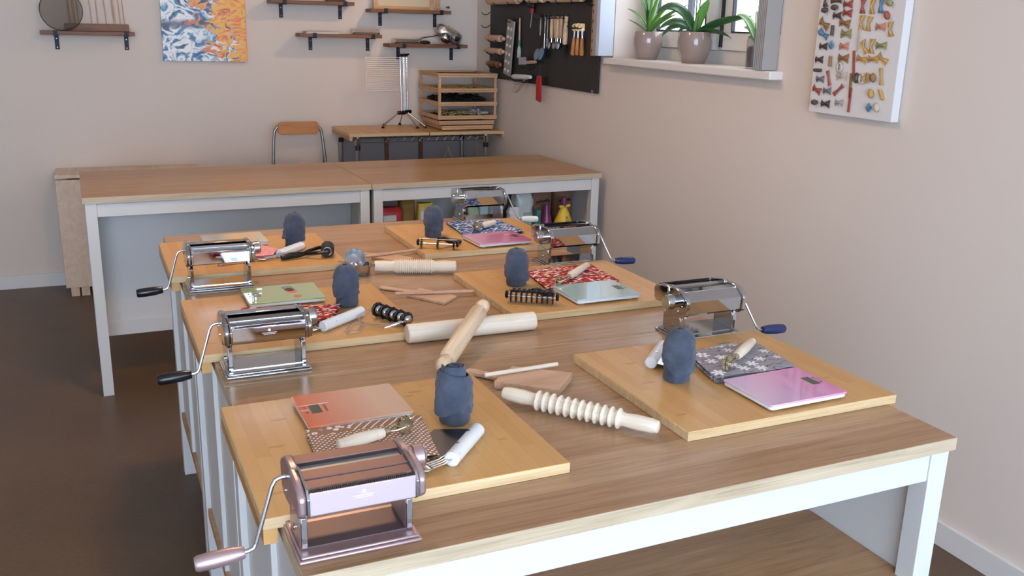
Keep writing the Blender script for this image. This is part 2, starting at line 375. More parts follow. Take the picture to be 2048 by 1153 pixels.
# ------------------------------------------------------------------ pasta machines
def machine(x, y, rz, label, body, panel, trim, handle, arm=0.0):
    t = thing('pasta_machine', label, 'pasta machine', (x, y, .9), rz, 'hand-cranked pasta machines')
    # base
    m = MB(); m.box(-.0915, .0915, -.061, .061, .0, .006).box(-.088, .088, -.058, .058, .006, .011)
    base = m.obj('base', body, t, bevel=.003)
    B(-.078, .078, -.035, .035, .011, .0125).obj('base_inlay', P('rose_inlay', (112, 96, 98), .42, .5) if body is ROSE else CHROME, base)
    for sx in (-1, 1):
        # upright
        prof = [(-.034, .0112), (.036, .0112), (.036, .05), (.03, .064), (-.03, .064), (-.036, .05)]
        u = MB().prism(prof, 0, sx*.073, sx*.084).obj('upright', body, t, bevel=.002)
        B(sx*.0735 if sx > 0 else -.083, .083 if sx > 0 else -.0735, -.0395, -.0342, .013, .062).obj('upright_trim', CHROME, u, bevel=.001)
        B(sx*.0735 if sx > 0 else -.083, .083 if sx > 0 else -.0735, .0362, .041, .013, .062).obj('upright_trim', CHROME, u, bevel=.001)
        MB().cyl((sx*.0842, .0, .03), (sx*.0865, .0, .03), .0045).obj('screw', CHROME, u)
        # main end plate
        mp = [(-.010, .062), (.03, .058), (.05, .060), (.064, .070), (.0685, .104), (.063, .112), (.036, .1275), (.0, .1285), (-.010, .126)]
        e = MB().prism(mp, 0, sx*.0775, sx*.0895).obj('end_plate', body, t, bevel=.0025)
        for (yy, zz) in ((.02, .1), (.045, .09), (.03, .075)): MB().cyl((sx*.0893, yy, zz), (sx*.0912, yy, zz), .0025, n=10).obj('rivet', CHROME, e)
        # cutter end plate
        cp_ = [(-.0105, .086), (-.045, .079), (-.066, .078), (-.0755, .085), (-.077, .110), (-.068, .1195), (-.04, .1265), (-.0105, .1285)]
        c = MB().prism(cp_, 0, sx*.0805, sx*.0925).obj('cutter_plate', body, t, bevel=.004)
        sp = [(-.0105, .084), (-.066, .0765), (-.0772, .084), (-.0787, .110), (-.069, .1212), (-.0105, .1302)]
        MB().prism(sp, 0, sx*.0765, sx*.0805).obj('cutter_trim', trim, c, bevel=.0008)
    # rollers and bars
    MB().cyl((-.077, .004, .101), (.077, .004, .101), .0145, n=24).obj('roller', STEEL, t)
    MB().cyl((-.077, -.0265, .0955), (.077, -.0265, .0955), .0145, n=24).obj('roller', STEEL, t)
    MB().prism([(.016, .113), (.036, .1235), (.0635, .104), (.0595, .0725), (.046, .064), (.03, .064), (.03, .067), (.045, .067), (.056, .0745), (.0595, .1025), (.036, .1195), (.018, .110)], 0, -.0774, .0774).obj('rear_cover', body, t, smooth=12)
    bars = ROSEB if body is ROSE else body
    B(-.0774, .0774, .012, .038, .1215, .1245).obj('top_plate', bars, t, bevel=.001)
    MB().prism([(.0115, .1155), (.0115, .1175), (-.0115, .1165), (-.0115, .1145)], 0, -.0764, .0764).obj('roller_guard', GUARD if body is ROSE else STEEL, t)
    MB().prism([(-.012, .118), (-.012, .122), (-.034, .121), (-.034, .117)], 0, -.0764, .0764).obj('guide_bar', bars, t)
    MB().prism([(-.036, .114), (-.036, .1185), (-.056, .1165), (-.058, .110)], 0, -.0764, .0764).obj('guide_bar', bars, t)
    MB().prism([(-.058, .1085), (-.058, .106), (-.0712, .106), (-.0712, .1085)], 0, -.0764, .0764).obj('channel', STEEL, t)
    fp = MB().prism([(-.0745, .083), (-.0722, .081), (-.0722, .1175), (-.0752, .1175)], 0, -.0764, .0764).obj('front_panel', panel, t, bevel=.0008)
    m = MB()
    for i in range(50): m.box(-.072+i*.00288, -.072+i*.00288+.0016, -.0722, -.0680, .1160, .1200)
    stuff(m.obj('comb', BLACKM, fp, smooth=None))
    MB().prism([(-.07, .0815), (-.04, .0785), (-.04, .0805), (-.07, .0835)], 0, -.0764, .0764).obj('under_panel', DSTEEL, t)
    # faint etched mark on the front panel
    em = P('etched_mark', (236, 238, 240), .5)
    m = MB(); m.cyl((0, -.0749, .108), (0, -.0755, .108), .003, n=10); m.box(-.016, .016, -.0753, -.0748, .1015, .1024); m.box(-.012, .012, -.0752, -.0746, .0985, .0992)
    m.obj('maker_mark', em, fp, smooth=None)
    # knob and crank
    k = MB().lathe([(0, .016), (.012, .016), (.013, .019), (.028, .019), (.030, .017), (.0305, .0)], 28, (.0895, .022, .098), (1, 0, 0)).obj('knob', CHROME if body is CHROME else body, t)
    MB().lathe([(0, .0175), (.002, .0165)], 24, (.1195, .022, .098), (1, 0, 0)).obj('dial', STEEL, k)
    ca, sa = math.cos(arm), math.sin(arm)
    def A(px, drop): return (px, .012-drop*sa, .106-drop*ca)
    r = MB().tube([A(-.088, 0), A(-.100, 0), A(-.107, .003), A(-.112, .012), A(-.138, .098), A(-.142, .105), A(-.149, .108), A(-.158, .109)], .0033, 10).obj('crank', STEEL, t)
    p = Vector(A(-.155, .109))
    MB().lathe([(0, .0085), (.004, .0098), (.02, .0122), (.045, .0128), (.066, .0118), (.070, .0095), (.0705, .0)], 18, p, (-1, 0, -.06)).obj('handle', handle, r)
    return t
machine(.0945, .0905, 0, 'rose-coloured pasta machine at the near table corner', ROSE, ROSED, CHROME, ROSE)
machine(.102, .853, 0, 'chrome pasta machine with black crank handle behind the orange scale', CHROME, CHROME, CHROME, BLACKP)
machine(.100, 1.5645, 0, 'chrome pasta machine with black crank handle in front of the pink cloth', CHROME, CHROME, CHROME, BLACKP)
machine(1.162, .716, PI, 'chrome pasta machine with dark blue handle behind the flowered cloth', CHROME, CHROME, CHROME, BLUEP, -.45)
machine(1.176, 1.478, PI, 'chrome pasta machine behind the red cloth and pale blue scale', CHROME, CHROME, CHROME, BLUEP, -.45)
machine(1.168, 2.197, PI, 'chrome pasta machine with white handle at the far end of the tables', CHROME, CHROME, CHROME, WHITEP, -.45)

# ------------------------------------------------------------------ kitchen scales
def grad_mat(name, ca, cb, split=.5, soft=.5, rough=.06):
    t = NT(name); x = t.sep(t.obj())[0]
    f = t.n('ShaderNodeMapRange', {0: x, 1: -.1+.2*split-.1*soft, 2: -.1+.2*split+.1*soft}).outputs[0]
    return t.fin(t.mix(f, lin(ca), lin(cb)), rough, Coat_Weight=.6, Coat_Roughness=.03)
LCD = P('lcd', (84, 88, 70), .2); INK = P('ink', (42, 34, 36), .5); WINK = P('white_ink', (244, 240, 234), .4)
def scale(x, y, rz, label, mat, lcd=True, word='', lines=True, side=-1):
    t = thing('kitchen_scale', label, 'scale', (x, y, BZ), rz, 'flat kitchen scales')
    sx, sy = .099, .077
    def rr(a, b, r=.008):
        o = []
        for cx, cy, a0 in ((a-r, b-r, 0), (-a+r, b-r, PI/2), (-a+r, -b+r, PI), (a-r, -b+r, 1.5*PI)):
            for k in range(5): th = a0+k*PI/8; o.append((cx+r*math.cos(th), cy+r*math.sin(th)))
        return o
    for px in (-.075, .075):
        for py in (-.055, .055): MB().cyl((px, py, 0), (px, py, .005), .009).obj('foot', WHITEP, t)
    MB().prism(rr(sx-.001, sy-.001), 2, .0045, .0125).obj('body', WHITEP, t, bevel=.002)
    g = MB().prism(rr(sx, sy, .004), 2, .0128, .0168).obj('glass_plate', mat, t, bevel=.0006)
    zt = .0169
    if lcd:
        cx = side*.070
        B(cx-.010, cx+.010, -.02, .02, zt-.0004, zt+.0002).obj('display', LCD, g)
        if word: text(word, .008, INK, g, (cx+.019*(-side), 0, zt), (0, 0, PI/2 if side > 0 else -PI/2), 'printed_name', .0001)
        for yy in (.012, -.012): B(cx+side*.018-.002, cx+side*.018+.002, yy-.003, yy+.003, zt-.0004, zt+.0001).obj('key_mark', INK, g)
    if lines:
        m = MB(); m.box(-.098 if side < 0 else .082, -.082 if side < 0 else .098, -.0005, .0005, zt-.0003, zt+.0001).box(-.098 if side < 0 else .04, -.04 if side < 0 else .098, .0225, .0235, zt-.0003, zt+.0001)
        m.obj('printed_line', WINK, g, smooth=None)
    return t
scale(.202, .491, .01, 'orange kitchen scale fading to beige beside the spotted cloth', grad_mat('orange_glass', (226, 122, 88), (226, 188, 160), .38, .7), True, 'KORONA')
scale(1.058, .268, .02, 'pink kitchen scale in front of the grey flowered cloth', grad_mat('pink_glass', (214, 190, 214), (222, 128, 186), .55, 1.2), True, '', False, 1)
scale(1.046, 1.045, .0, 'pale blue-green glass kitchen scale in front of the red cloth', grad_mat('mint_glass', (182, 208, 206), (178, 206, 214), .5, 1), True, '', False, 1)
scale(1.048, 1.749, .04, 'pink kitchen scale in front of the blue cloth at the far table', grad_mat('rose_glass', (226, 176, 204), (214, 110, 164), .5, 1.3), True, '', True, 1)
sg = scale(.229, 1.300, .0, 'sage green kitchen scale with a small printed motif', grad_mat('sage_glass', (158, 178, 126), (164, 186, 136), .5, 1), True, '', False)
RED = P('print_red', (206, 120, 104), .4); BRN = P('print_brown', (96, 74, 60), .4); GLS = P('print_grey', (126, 146, 140), .4)
for (px, py, r, mt) in ((.02, .045, .016, GLS), (.022, .022, .014, BRN), (.025, .002, .014, RED), (.03, -.045, .011, RED)):
    MB().lathe([(0, r), (.0003, r)], 20, (px, py, .0168)).obj('printed_motif', mt, sg)
scale(.205, 2.005, .02, 'pale grey kitchen scale behind the pink cloth', grad_mat('grey_glass', (170, 188, 196), (206, 206, 192), .3, .5), False, '', False)

# ------------------------------------------------------------------ towels
def towel_mat():
    t = NT('towel'); o = t.obj()
    n1 = t.noise(o, 420, 2)[0]; n2 = t.noise(o, 24, 3)[0]
    c = t.ramp(n2, [(.3, lin((54, 61, 74))), (.7, lin((80, 88, 104)))])
    wv = t.n('ShaderNodeTexWave', {'Vector': o, 'Scale': 150.0, 'Distortion': 3.0}, bands_direction='Z').outputs[0]
    t.bump(t.math('ADD', n1, t.math('MULTIPLY', wv, .5)), .5, .0015)
    return t.fin(c, .95, Sheen_Weight=.15)
TOWEL = towel_mat()
def towel(x, y, h, seed, th0, label, flare=.009, dome=1.0):
    rnd = random.Random(seed); t = thing('rolled_towel', label, 'towel', (x, y, BZ), 0, 'rolled dark blue towels')
    ph = [rnd.uniform(0, 6.28) for _ in range(6)]; sv = Vector((seed*3.1, seed*1.7, 0))
    def wr(th, z, k=1.0):
        c = Vector((math.cos(th), math.sin(th), 0))
        return k*(.0019*noise.noise(c*1.7+Vector((0, 0, z*30))+sv)+.0013*noise.noise(c*3.2+Vector((0, 0, z*110+th*2.2))+sv)+.0011*(1-abs(noise.noise(c*2.4+Vector((0, 0, z*60-th*1.2))-sv)))**6+.0005*math.sin(z*260+3*noise.noise(c*2+sv)))
    lean = Vector((.0035*math.cos(ph[3]), .0035*math.sin(ph[3]), 0))
    def low(a, b):
        th = a*2*PI; z = b*h*.56; r = .0288+.0012*math.sin(th+ph[0])+wr(th, z, .6)
        if b < .08: r *= .9+.1*(b/.08)**.5
        return (r*math.cos(th), r*math.sin(th), z)
    m = MB(); m.grid(low, 64, 22); m.add([low(i/64, 0) for i in range(64)], [tuple(range(64))[::-1]]); m.obj('lower_wrap', TOWEL, t, smooth=70)
    def rim(th): return h*(.30+.09*math.sin(th+ph[1])+.02*math.sin(3*th))
    def up(a, b):
        th = a*2*PI; d = math.cos((th-th0)); fl = flare*max(0, d)**6
        z0 = rim(th)-fl*1.1; z1 = h*((.78 if dome < .5 else .70)+.05*math.sin(th+ph[2]))
        lap = ((th-th0-1.1-b*1.4) % (2*PI))/(2*PI)
        if b < .06: q = b/.06; z = z0+.003*(1-q)**2; r = .0296+(.0028)*math.sqrt(q)
        elif b < .78: q = (b-.06)/.72; z = z0+(z1-z0)*q; r = .0324+.0012*math.sin(q*PI)-(.0008+.0004*dome)*q*q
        elif dome > .5:
            q = (b-.78)/.22; z = z1+(h-z1)*math.sin(q*PI/2); r = .0312*math.cos(q*PI/2*.93)**.75+.0010*math.sin(2*th+q*9)*(1-q*.5)
        else: q = (b-.78)/.22; z = z1+.011*math.sin(q*PI/2); r = .0316-.0052*(1-math.cos(q*PI/2))
        r += .0022*lap*(1 if b < .78 else max(0, 1-(b-.78)/.12))+fl*max(0, 1-b*2.2)
        r += wr(th, z)*(1 if .03 < b < .95 else .2)
        p = Vector((r*math.cos(th), r*math.sin(th), z))+lean*(z/h); return tuple(p)
    MB().grid(up, 80, 48).obj('upper_wrap', TOWEL, t, smooth=70)
    hc = h if dome < .5 else h*.985; rc = .0248 if dome < .5 else .0125
    N = 200; turns = 3.1; vs = []
    for i in range(N+1):
        q = i/N; th = q*turns*2*PI+ph[5]; r = rc*(1-.88*q); top = hc*(.985+.02*math.sin(q*PI))-.004*math.sin(th*.5+ph[4])*(1-q)
        w = wr(th, top, .5)
        for rr, zz in ((r+.0004, -.030), (r+.0006, -.006), (r-.0006, -.0018), (r-.0024, 0), (r-.0044, -.0016), (r-.0058, -.006), (r-.0062, -.02)):
            rr = max(.0002, rr+w); vs.append((rr*math.cos(th)+lean.x, rr*math.sin(th)+lean.y, top+zz))
    MB().add(vs, [(i*7+k, (i+1)*7+k, (i+1)*7+k+1, i*7+k+1) for i in range(N) for k in range(6)]).obj('rolled_end', TOWEL, t, smooth=70)
towel(.369, .378, .112, 1, 3.6, 'rolled dark blue towel beside the bench scraper on the near left board', .011, 0.0)
towel(.890, .412, .114, 2, 4.3, 'rolled dark blue towel on the near right board beside the flowered cloth')
towel(.372, 1.180, .112, 3, 4.0, 'rolled dark blue towel beside the sage green scale')
towel(.879, 1.218, .108, 4, 5.2, 'rolled dark blue towel behind the many-wheeled dough cutter')
towel(.380, 1.878, .118, 5, 3.3, 'rolled dark blue towel behind the black dough roller')
towel(.870, 1.898, .110, 6, 4.7, 'rolled dark blue towel behind the three-wheeled cutter', .006)

# ------------------------------------------------------------------ patterned cloths
def cloth_mats():
    d = {}
    # brown with white dots, a striped and a flowered border
    t = NT('cloth_brown'); o = t.obj(); s = t.sep(o)
    v = t.n('ShaderNodeTexVoronoi', {'Vector': t.map(o, (1, 1, 0), (0, 0, .78)), 'Scale': 128.0, 'Randomness': 0.0}).outputs[0]
    dots = t.math('LESS_THAN', v, .27)
    v2 = t.n('ShaderNodeTexVoronoi', {'Vector': t.map(o, (1, 1, 0)), 'Scale': 75.0, 'Randomness': .8}).outputs[0]
    fl = t.math('MULTIPLY', t.math('LESS_THAN', v2, .42), t.math('GREATER_THAN', v2, .16))
    wv = t.n('ShaderNodeTexWave', {'Vector': t.map(o, (1, 1, 1), (0, 0, .7)), 'Scale': 24.0, 'Distortion': 1.5}).outputs[0]
    st = t.math('GREATER_THAN', wv, .9)
    back = t.math('GREATER_THAN', s[1], .045)
    left = t.math('LESS_THAN', s[0], -.02)
    pat = t.mix(left, st, fl); f = t.mix(back, dots, pat)
    d['brown'] = t.fin(t.mix(f, lin((158, 118, 92)), lin((242, 234, 226))), .9)
    # grey flowers
    t = NT('cloth_grey_flower'); o = t.obj()
    vo = t.n('ShaderNodeTexVoronoi', {'Vector': t.map(o, (1, 1, 0)), 'Scale': 25.0, 'Randomness': .6})
    lo = t.sep(t.n('ShaderNodeVectorMath', {0: t.map(o, (1, 1, 0)), 1: vo.outputs['Position']}, operation='SUBTRACT').outputs[0])
    ang = t.math('ARCTAN2', lo[1], lo[0])
    rr = t.math('ADD', .16, t.math('MULTIPLY', t.math('ABSOLUTE', t.math('SINE', t.math('MULTIPLY', ang, 3.0))), .28))
    dist = vo.outputs['Distance']
    pet = t.math('LESS_THAN', dist, rr); cen = t.math('LESS_THAN', dist, .12)
    stem = t.math('GREATER_THAN', t.n('ShaderNodeTexWave', {'Vector': o, 'Scale': 13.0, 'Distortion': 7.0, 'Detail': 1.0, 'Detail Scale': 3.0}, bands_direction='Y').outputs[0], .965)
    c = t.mix(t.math('MULTIPLY', stem, .8), lin((150, 146, 152)), lin((86, 66, 68)))
    c = t.mix(pet, c, lin((240, 240, 242))); c = t.mix(cen, c, lin((156, 112, 74)))
    d['grey'] = t.fin(c, .9)
    def chain(name, cols, sc, ang):
        t = NT(name); o = t.obj()
        q = t.n('ShaderNodeVectorMath', {0: t.map(o, (1, 1, 0)), 1: t.map(t.noise(o, 60, 2)[1], (.006, .006, 0))}, operation='ADD').outputs[0]
        v = t.n('ShaderNodeTexVoronoi', {'Vector': t.map(q, (1, 2.1, 0), (0, 0, ang)), 'Scale': sc, 'Randomness': .45})
        rnd = t.sep(v.outputs['Color'])[0]
        st = [(i/len(cols), lin(c)) for i, c in enumerate(cols)]
        c = t.ramp(rnd, st, True)
        rim = t.math('GREATER_THAN', v.outputs['Distance'], .52)
        c = t.mix(rim, c, lin(cols[0])); return t.fin(c, .9)
    d['red'] = chain('cloth_red', [(150, 26, 34), (240, 226, 226), (176, 34, 44), (232, 178, 120), (122, 20, 30), (244, 232, 232), (206, 60, 60)], 78, .5)
    d['blue'] = chain('cloth_blue', [(42, 72, 134), (226, 234, 240), (34, 54, 110), (196, 216, 232), (60, 98, 160)], 70, .3)
    t = NT('cloth_pink'); o = t.obj()
    w = t.n('ShaderNodeTexWave', {'Vector': t.map(o, (1, 1, 1), (0, 0, .3)), 'Scale': 60.0, 'Distortion': 2.0}, bands_direction='Y').outputs[0]
    v = t.n('ShaderNodeTexVoronoi', {'Vector': t.map(o, (1, 1, 0)), 'Scale': 60.0}).outputs[0]
    c = t.mix(t.math('MULTIPLY', w, .5), lin((226, 142, 154)), lin((240, 184, 184)))
    d['pink'] = t.fin(t.mix(t.math('LESS_THAN', v, .18), c, lin((248, 226, 222))), .9)
    return d
CL = cloth_mats()
def cloth(corners, layers, label, mat, seed, th=.0042, z0=BZ):
    """folded cloth: stacked layers closed by rolled folds; corners ccw from near-left"""
    cx = sum(c[0] for c in corners)/4; cy = sum(c[1] for c in corners)/4
    t = thing('folded_cloth', label, 'cloth', (cx, cy, z0), 0, 'folded patterned cloths')
    P4 = [Vector((c[0]-cx, c[1]-cy, 0)) for c in corners]; sv = Vector((seed*2.7, seed, seed))
    for L in range(layers):
        k = 1.0-.025*((layers-1-L) % 2)
        zb = L*th*1.02
        def top(a, b, up):
            p = (P4[0]*(1-a)+P4[1]*a)*(1-b)+(P4[3]*(1-a)+P4[2]*a)*b
            p = p*k; n1 = noise.noise(p*14+sv)
            e = min(a, 1-a, b, 1-b); rnd = min(1, (e/.05))**.5
            p = p+Vector((noise.noise(p*20+sv), noise.noise(p*20-sv), 0))*.003
            rise = (n1*.5+.5)*.0035*(L/layers) if L else 0
            zc = zb+th*.5
            return (p.x, p.y, max(.0003, zc+(1 if up else -1)*th*.47*rnd+rise))
        m = MB(); n = 22
        m.grid(lambda a, b: top(a, b, True), n, n); m.grid(lambda a, b: top(1-a, b, False), n, n)
        m.obj('cloth_layer', mat, t, smooth=80)
    return t
cloth([(.088, .272), (.285, .232), (.312, .405), (.098, .418)], 3, 'brown spotted cloth with striped border, folded', CL['brown'], 1)
cloth([(.950, .356), (1.165, .350), (1.182, .525), (.985, .520)], 4, 'grey folded cloth with white flowers behind the pink scale', CL['grey'], 2)
cloth([(.935, 1.13), (1.18, 1.135), (1.192, 1.345), (.958, 1.325)], 2, 'red and white patterned cloth behind the pale blue-green scale', CL['red'], 3)
cloth([(.093, 1.06), (.30, 1.05), (.352, 1.165), (.105, 1.215)], 3, 'red and white patterned cloth below the sage green scale', CL['red'], 4)
cloth([(.968, 1.845), (1.20, 1.842), (1.196, 2.075), (.985, 2.085)], 2, 'blue and white patterned cloth on the far right board', CL['blue'], 5)
cloth([(.075, 1.755), (.285, 1.752), (.318, 1.835), (.275, 1.905)], 3, 'pink cloth with small figures on the far left board', CL['pink'], 6)

# ------------------------------------------------------------------ hand tools on the boards
def ang(p, q): return math.atan2(q[1]-p[1], q[0]-p[0])
BRASS = P('pale_brass', (206, 196, 168), .25, 1.0)
def pastry_wheel(p, q, z, label, tilt=0.0, hm=BEECHP):
    """wood handle starts at p, toothed wheel at q"""
    L = math.dist(p, q); t = thing('pastry_cutter', label, 'pastry cutter', (p[0], p[1], z), 0, 'wooden-handled pastry wheels', rot=(0, tilt, ang(p, q)))
    h = L*.62
    MB().lathe([(0, .004), (.002, .008), (.008, .0095), (.011, .0085), (.013, .0095), (h*.5, .0115), (h-.018, .0105), (h-.015, .0092), (h-.012, .0105), (h, .008)], 20, (0, 0, .0118), (1, 0, 0)).obj('handle', hm, t)
    MB().lathe([(0, .0075), (.01, .006), (.014, .0045)], 14, (h-.001, 0, .0118), (1, 0, 0)).obj('ferrule', BRASS, t)
    for s in (-1, 1): MB().tube([(h+.01, 0, .0118), (h+.022, s*.008, .0135), (L-.008, s*.008, .0165)], .0022, 8).obj('prong', BRASS, t)
    for s in (-.0035, .0035):
        MB().lathe([(-.0025, .015), (.0025, .015)], 48, (L-.012, s, .0165), (0, 1, 0), lambda th: 1+.10*(1 if math.sin(th*14) > 0 else -1)).obj('wheel', BRASS, t)
    MB().cyl((L-.012, -.010, .0165), (L-.012, .010, .0165), .002, n=8).obj('axle', STEEL, t)
pastry_wheel((.127, .303), (.268, .334), BZ+.0145, 'pastry wheel with pale wooden handle lying on the spotted brown cloth')
pastry_wheel((1.150, .490), (.985, .372), BZ+.0195, 'pastry wheel with pale wooden handle lying on the grey flowered cloth')
pastry_wheel((1.150, 1.285), (.960, 1.115), BZ+.010, 'pastry wheel with pale wooden handle lying on the red cloth', hm=BEECHP)
pastry_wheel((1.135, 1.965), (1.020, 1.885), BZ+.010, 'pastry wheel with pale wooden handle lying on the blue cloth')
def scraper(p, q, bl, z, label, side=1, bt=DSTEEL):
    """white round handle p-q, blade to the left of p->q"""
    L = math.dist(p, q); t = thing('bench_scraper', label, 'dough scraper', (p[0], p[1], z), ang(p, q), 'bench scrapers with white handles')
    MB().lathe([(0, .011), (.002, .0135), (L-.004, .0135), (L, .0105)], 24, (0, 0, .0136), (1, 0, 0)).obj('handle', WHITEP, t)
    for x in (.3*L, .7*L): MB().cyl((x, side*.004, .0262), (x, side*.004, .0276), .003, n=10).obj('rivet', STEEL, t)
    ys = sorted((side*.008, side*bl))
    m = MB(); m.add([(.004, side*.006, .015), (L-.004, side*.006, .015), (L-.004, side*bl, .0012), (.004, side*bl, .0012), (.004, side*.006, .0138), (L-.004, side*.006, .0138), (L-.004, side*bl, .0002), (.004, side*bl, .0002)],
                    [(0, 1, 2, 3), (7, 6, 5, 4), (0, 4, 5, 1), (1, 5, 6, 2), (2, 6, 7, 3), (3, 7, 4, 0)])
    m.obj('blade', bt, t, smooth=None)
scraper((.296, .203), (.386, .302), .085, BZ, 'bench scraper with white handle and dark blade at the near left towel')
scraper((.262, .985), (.385, 1.077), .06, BZ, 'bench scraper with white handle beside the five-wheeled cutter')
scraper((.306, 1.752), (.398, 1.848), .06, BZ, 'bench scraper with white handle in front of the far left towel')
scraper((.872, .488), (.966, .582), .085, BZ, 'bench scraper with white handle behind the near right towel', -1, STEEL)
scraper((.898, 1.268), (.936, 1.348), .04, BZ, 'bench scraper half hidden behind the towel on the red cloth board', -1, STEEL)
def fork(p, q, z, label, raise_tines=0.0):
    """handle end p, tine tips q"""
    L = math.dist(p, q); t = thing('fork', label, 'fork', (p[0], p[1], z), 0, 'steel table forks', rot=(0, -raise_tines, ang(p, q)))
    h = L*.58
    def strip(a, b): 
        x = a*h; w = .0045+.0035*(1-a)**2+.001*math.sin(a*3); zz = .002+.011*math.sin(a*PI*.9)
        return (x, (b-.5)*2*w, zz+.0012*(1-abs(b-.5)*2))
    MB().grid(strip, 18, 4).obj('handle', STEEL, t, smooth=80).modifiers.new('thick', 'SOLIDIFY').thickness = .0016
    MB().grid(lambda a, b: (h+a*L*.14, (b-.5)*2*(.0045+.0075*min(1, a*1.6)), .0052-.004*math.sin(a*2.2)), 8, 4).obj('root', STEEL, t, smooth=80).modifiers.new('thick', 'SOLIDIFY').thickness = .0014
    x0 = h+L*.135; n = 4
    for i in range(n):
        yy = (i-1.5)*.0066
        MB().tube([(x0, yy, .002), (x0+L*.12, yy, .0022), (x0+L*.21, yy, .006), (L, yy, .012)], [.0016, .0014, .0013, .0007], 6).obj('tine', STEEL, t)
fork((.122, .176), (.312, .214), BZ, 'fork whose tines lean on the near left scraper handle', .05)
fork((.120, .965), (.300, 1.008), BZ, 'fork whose tines touch the scraper behind the middle chrome machine', .05)
fork((.115, 1.712), (.318, 1.744), BZ, 'fork lying in front of the pink cloth', .04)
fork((1.165, .545), (.985, .525), BZ, 'fork lying behind the grey flowered cloth')
fork((1.155, 1.362), (.985, 1.34), BZ, 'fork lying behind the red cloth')

def wheel(m, c, d, r, w, teeth=0):
    return m.lathe([(-w/2, r*.86), (-w*.3, r), (w*.3, r), (w/2, r*.86)], 40 if teeth else 24, c, d, (lambda th: 1+.06*math.sin(th*teeth)) if teeth else None)
# five fluted wheels, clear handle
p, q = Vector((.420, 1.056, 0)), Vector((.463, .953, 0)); d = (q-p).normalized(); nrm = Vector((d.y, -d.x, 0))
t = thing('wheel_cutter', 'five fluted black wheels with shiny hubs and clear handle', 'pastry cutter', (p.x, p.y, BZ), math.atan2(d.y, d.x))
LW = (q-p).length
for i in range(5):
    x = i*LW/4
    w = wheel(MB(), (x, 0, .0199), (1, 0, 0), .0185, .0075, 12).obj('wheel', BLACKP, t)
    MB().lathe([(0, .0118), (.004, .0108), (.0075, .007), (.009, .0)], 20, (x+.0038, 0, .0199), (1, 0, 0)).obj('hub', CHROME, w)
MB().cyl((-.010, 0, .0199), (LW+.012, 0, .0199), .0032).obj('axle', STEEL, t)
MB().tube([(LW+.006, 0, .0199), (LW+.010, -.02, .020), (LW-.008, -.062, .010), (.03, -.075, .008), (-.006, -.06, .012), (-.008, -.012, .022), (-.005, 0, .0199)], .0035, 8).obj('clear_frame', CLEAR, t)
MB().tube([(.035, -.076, .008), (.05, -.085, .008), (.075, -.122, .007), (.070, -.142, .007), (.055, -.142, .007), (.03, -.11, .007), (.02, -.09, .008), (.028, -.077, .008)], .0042, 8).obj('clear_handle', CLEAR, t)
MB().tube([(LW+.004, -.004, .022), (LW-.004, -.045, .016), (.055, -.078, .011)], .0013, 6).obj('wire', STEEL, t)
def multi_wheel(p, q, n, r, label, hd, black_top=True, teeth=0):
    p, q = Vector((*p, 0)), Vector((*q, 0)); d = (q-p).normalized(); L = (q-p).length
    t = thing('wheel_cutter', label, 'pastry cutter', (p.x, p.y, BZ), math.atan2(d.y, d.x))
    for i in range(n):
        x = .008+i*(L-.016)/(n-1)
        w = wheel(MB(), (x, 0, r+.0006), (1, 0, 0), r, .0045, teeth).obj('wheel', BLACKP, t)
        if n < 5: MB().lathe([(0, r*.62), (.0015, r*.5)], 16, (x+.0023, 0, r+.0006), (1, 0, 0)).obj('hub', CHROME, w)
    MB().cyl((0, 0, r+.0006), (L, 0, r+.0006), .0025, n=10).obj('axle', STEEL, t)
    MB().cyl((0, .004, r*1.9), (L, .004, r*1.9), .0022, n=10).obj('tie_rod', DSTEEL, t)
    for x in (-.004, L+.004):
        MB().lathe([(-.004, .009), (0, .012), (.004, .009)], 16, (x, .0, r+.004), (1, 0, 0)).obj('end_cap', BLACKP, t)
    if n > 5:
        for i in range(n-1):
            x = .008+(i+.5)*(L-.016)/(n-1); B(x-.0045, x+.0045, -.009, .010, r*1.72, r*2.12).obj('spacer', BLACKP, t, bevel=.001)
    hx, hy = hd
    h = MB().tube([(L*.5, .008, r*1.9), (L*.5+hx*.25, .008+hy*.25, r*1.8), (L*.5+hx*.5, hy*.5, r*1.2), (L*.5+hx, hy, r*.6)], [.006, .0075, .0095, .0085], 12).obj('handle', BLACKP, t)
    return t
multi_wheel((.788, 1.068), (.898, 1.000), 9, .0175, 'black dough cutter with nine thin wheels', (.05, .07))
multi_wheel((.765, 1.742), (.872, 1.678), 3, .0165, 'black dough cutter with three wheels and shiny hubs', (.06, .085))
# docker roller with forked handle
t = thing('dough_roller', 'black dough roller with forked handle in front of the far left towel', 'roller', (.455, 1.735, BZ), 0)
ro = MB().lathe([(-.03, .0), (-.03, .019), (-.027, .021), (.027, .021), (.03, .019), (.03, .0)], 40, (0, 0, .0215), (.25, .97, 0), lambda th: 1+.02*math.sin(th*20)).obj('roller', BLACKM, t)
MB().tube([(.005*math.cos(a)-.0082-.004, -.0305-.002, .0215) if False else (-.0078+.0125*math.cos(a)*.97, -.031-.0125*math.cos(a)*.25, .0215+.0125*math.sin(a)) for a in [k*PI*1.6/14-1.2 for k in range(15)]], .0025, 8).obj('end_ring', CHROME, ro)
for s in (-1, 1): MB().tube([(s*.008, s*.035, .0215), (-.03+s*.008, s*.034, .020), (-.058, s*.016, .0155), (-.075, -.003, .0135)], [.0055, .006, .006, .0065], 10).obj('fork_arm', BLACKP, t)
MB().tube([(-.072, -.003, .0135), (-.09, -.006, .012), (-.12, -.014, .0125), (-.150, -.022, .0095)], [.0065, .009, .0105, .008], 14).obj('handle', BLACKP, t)

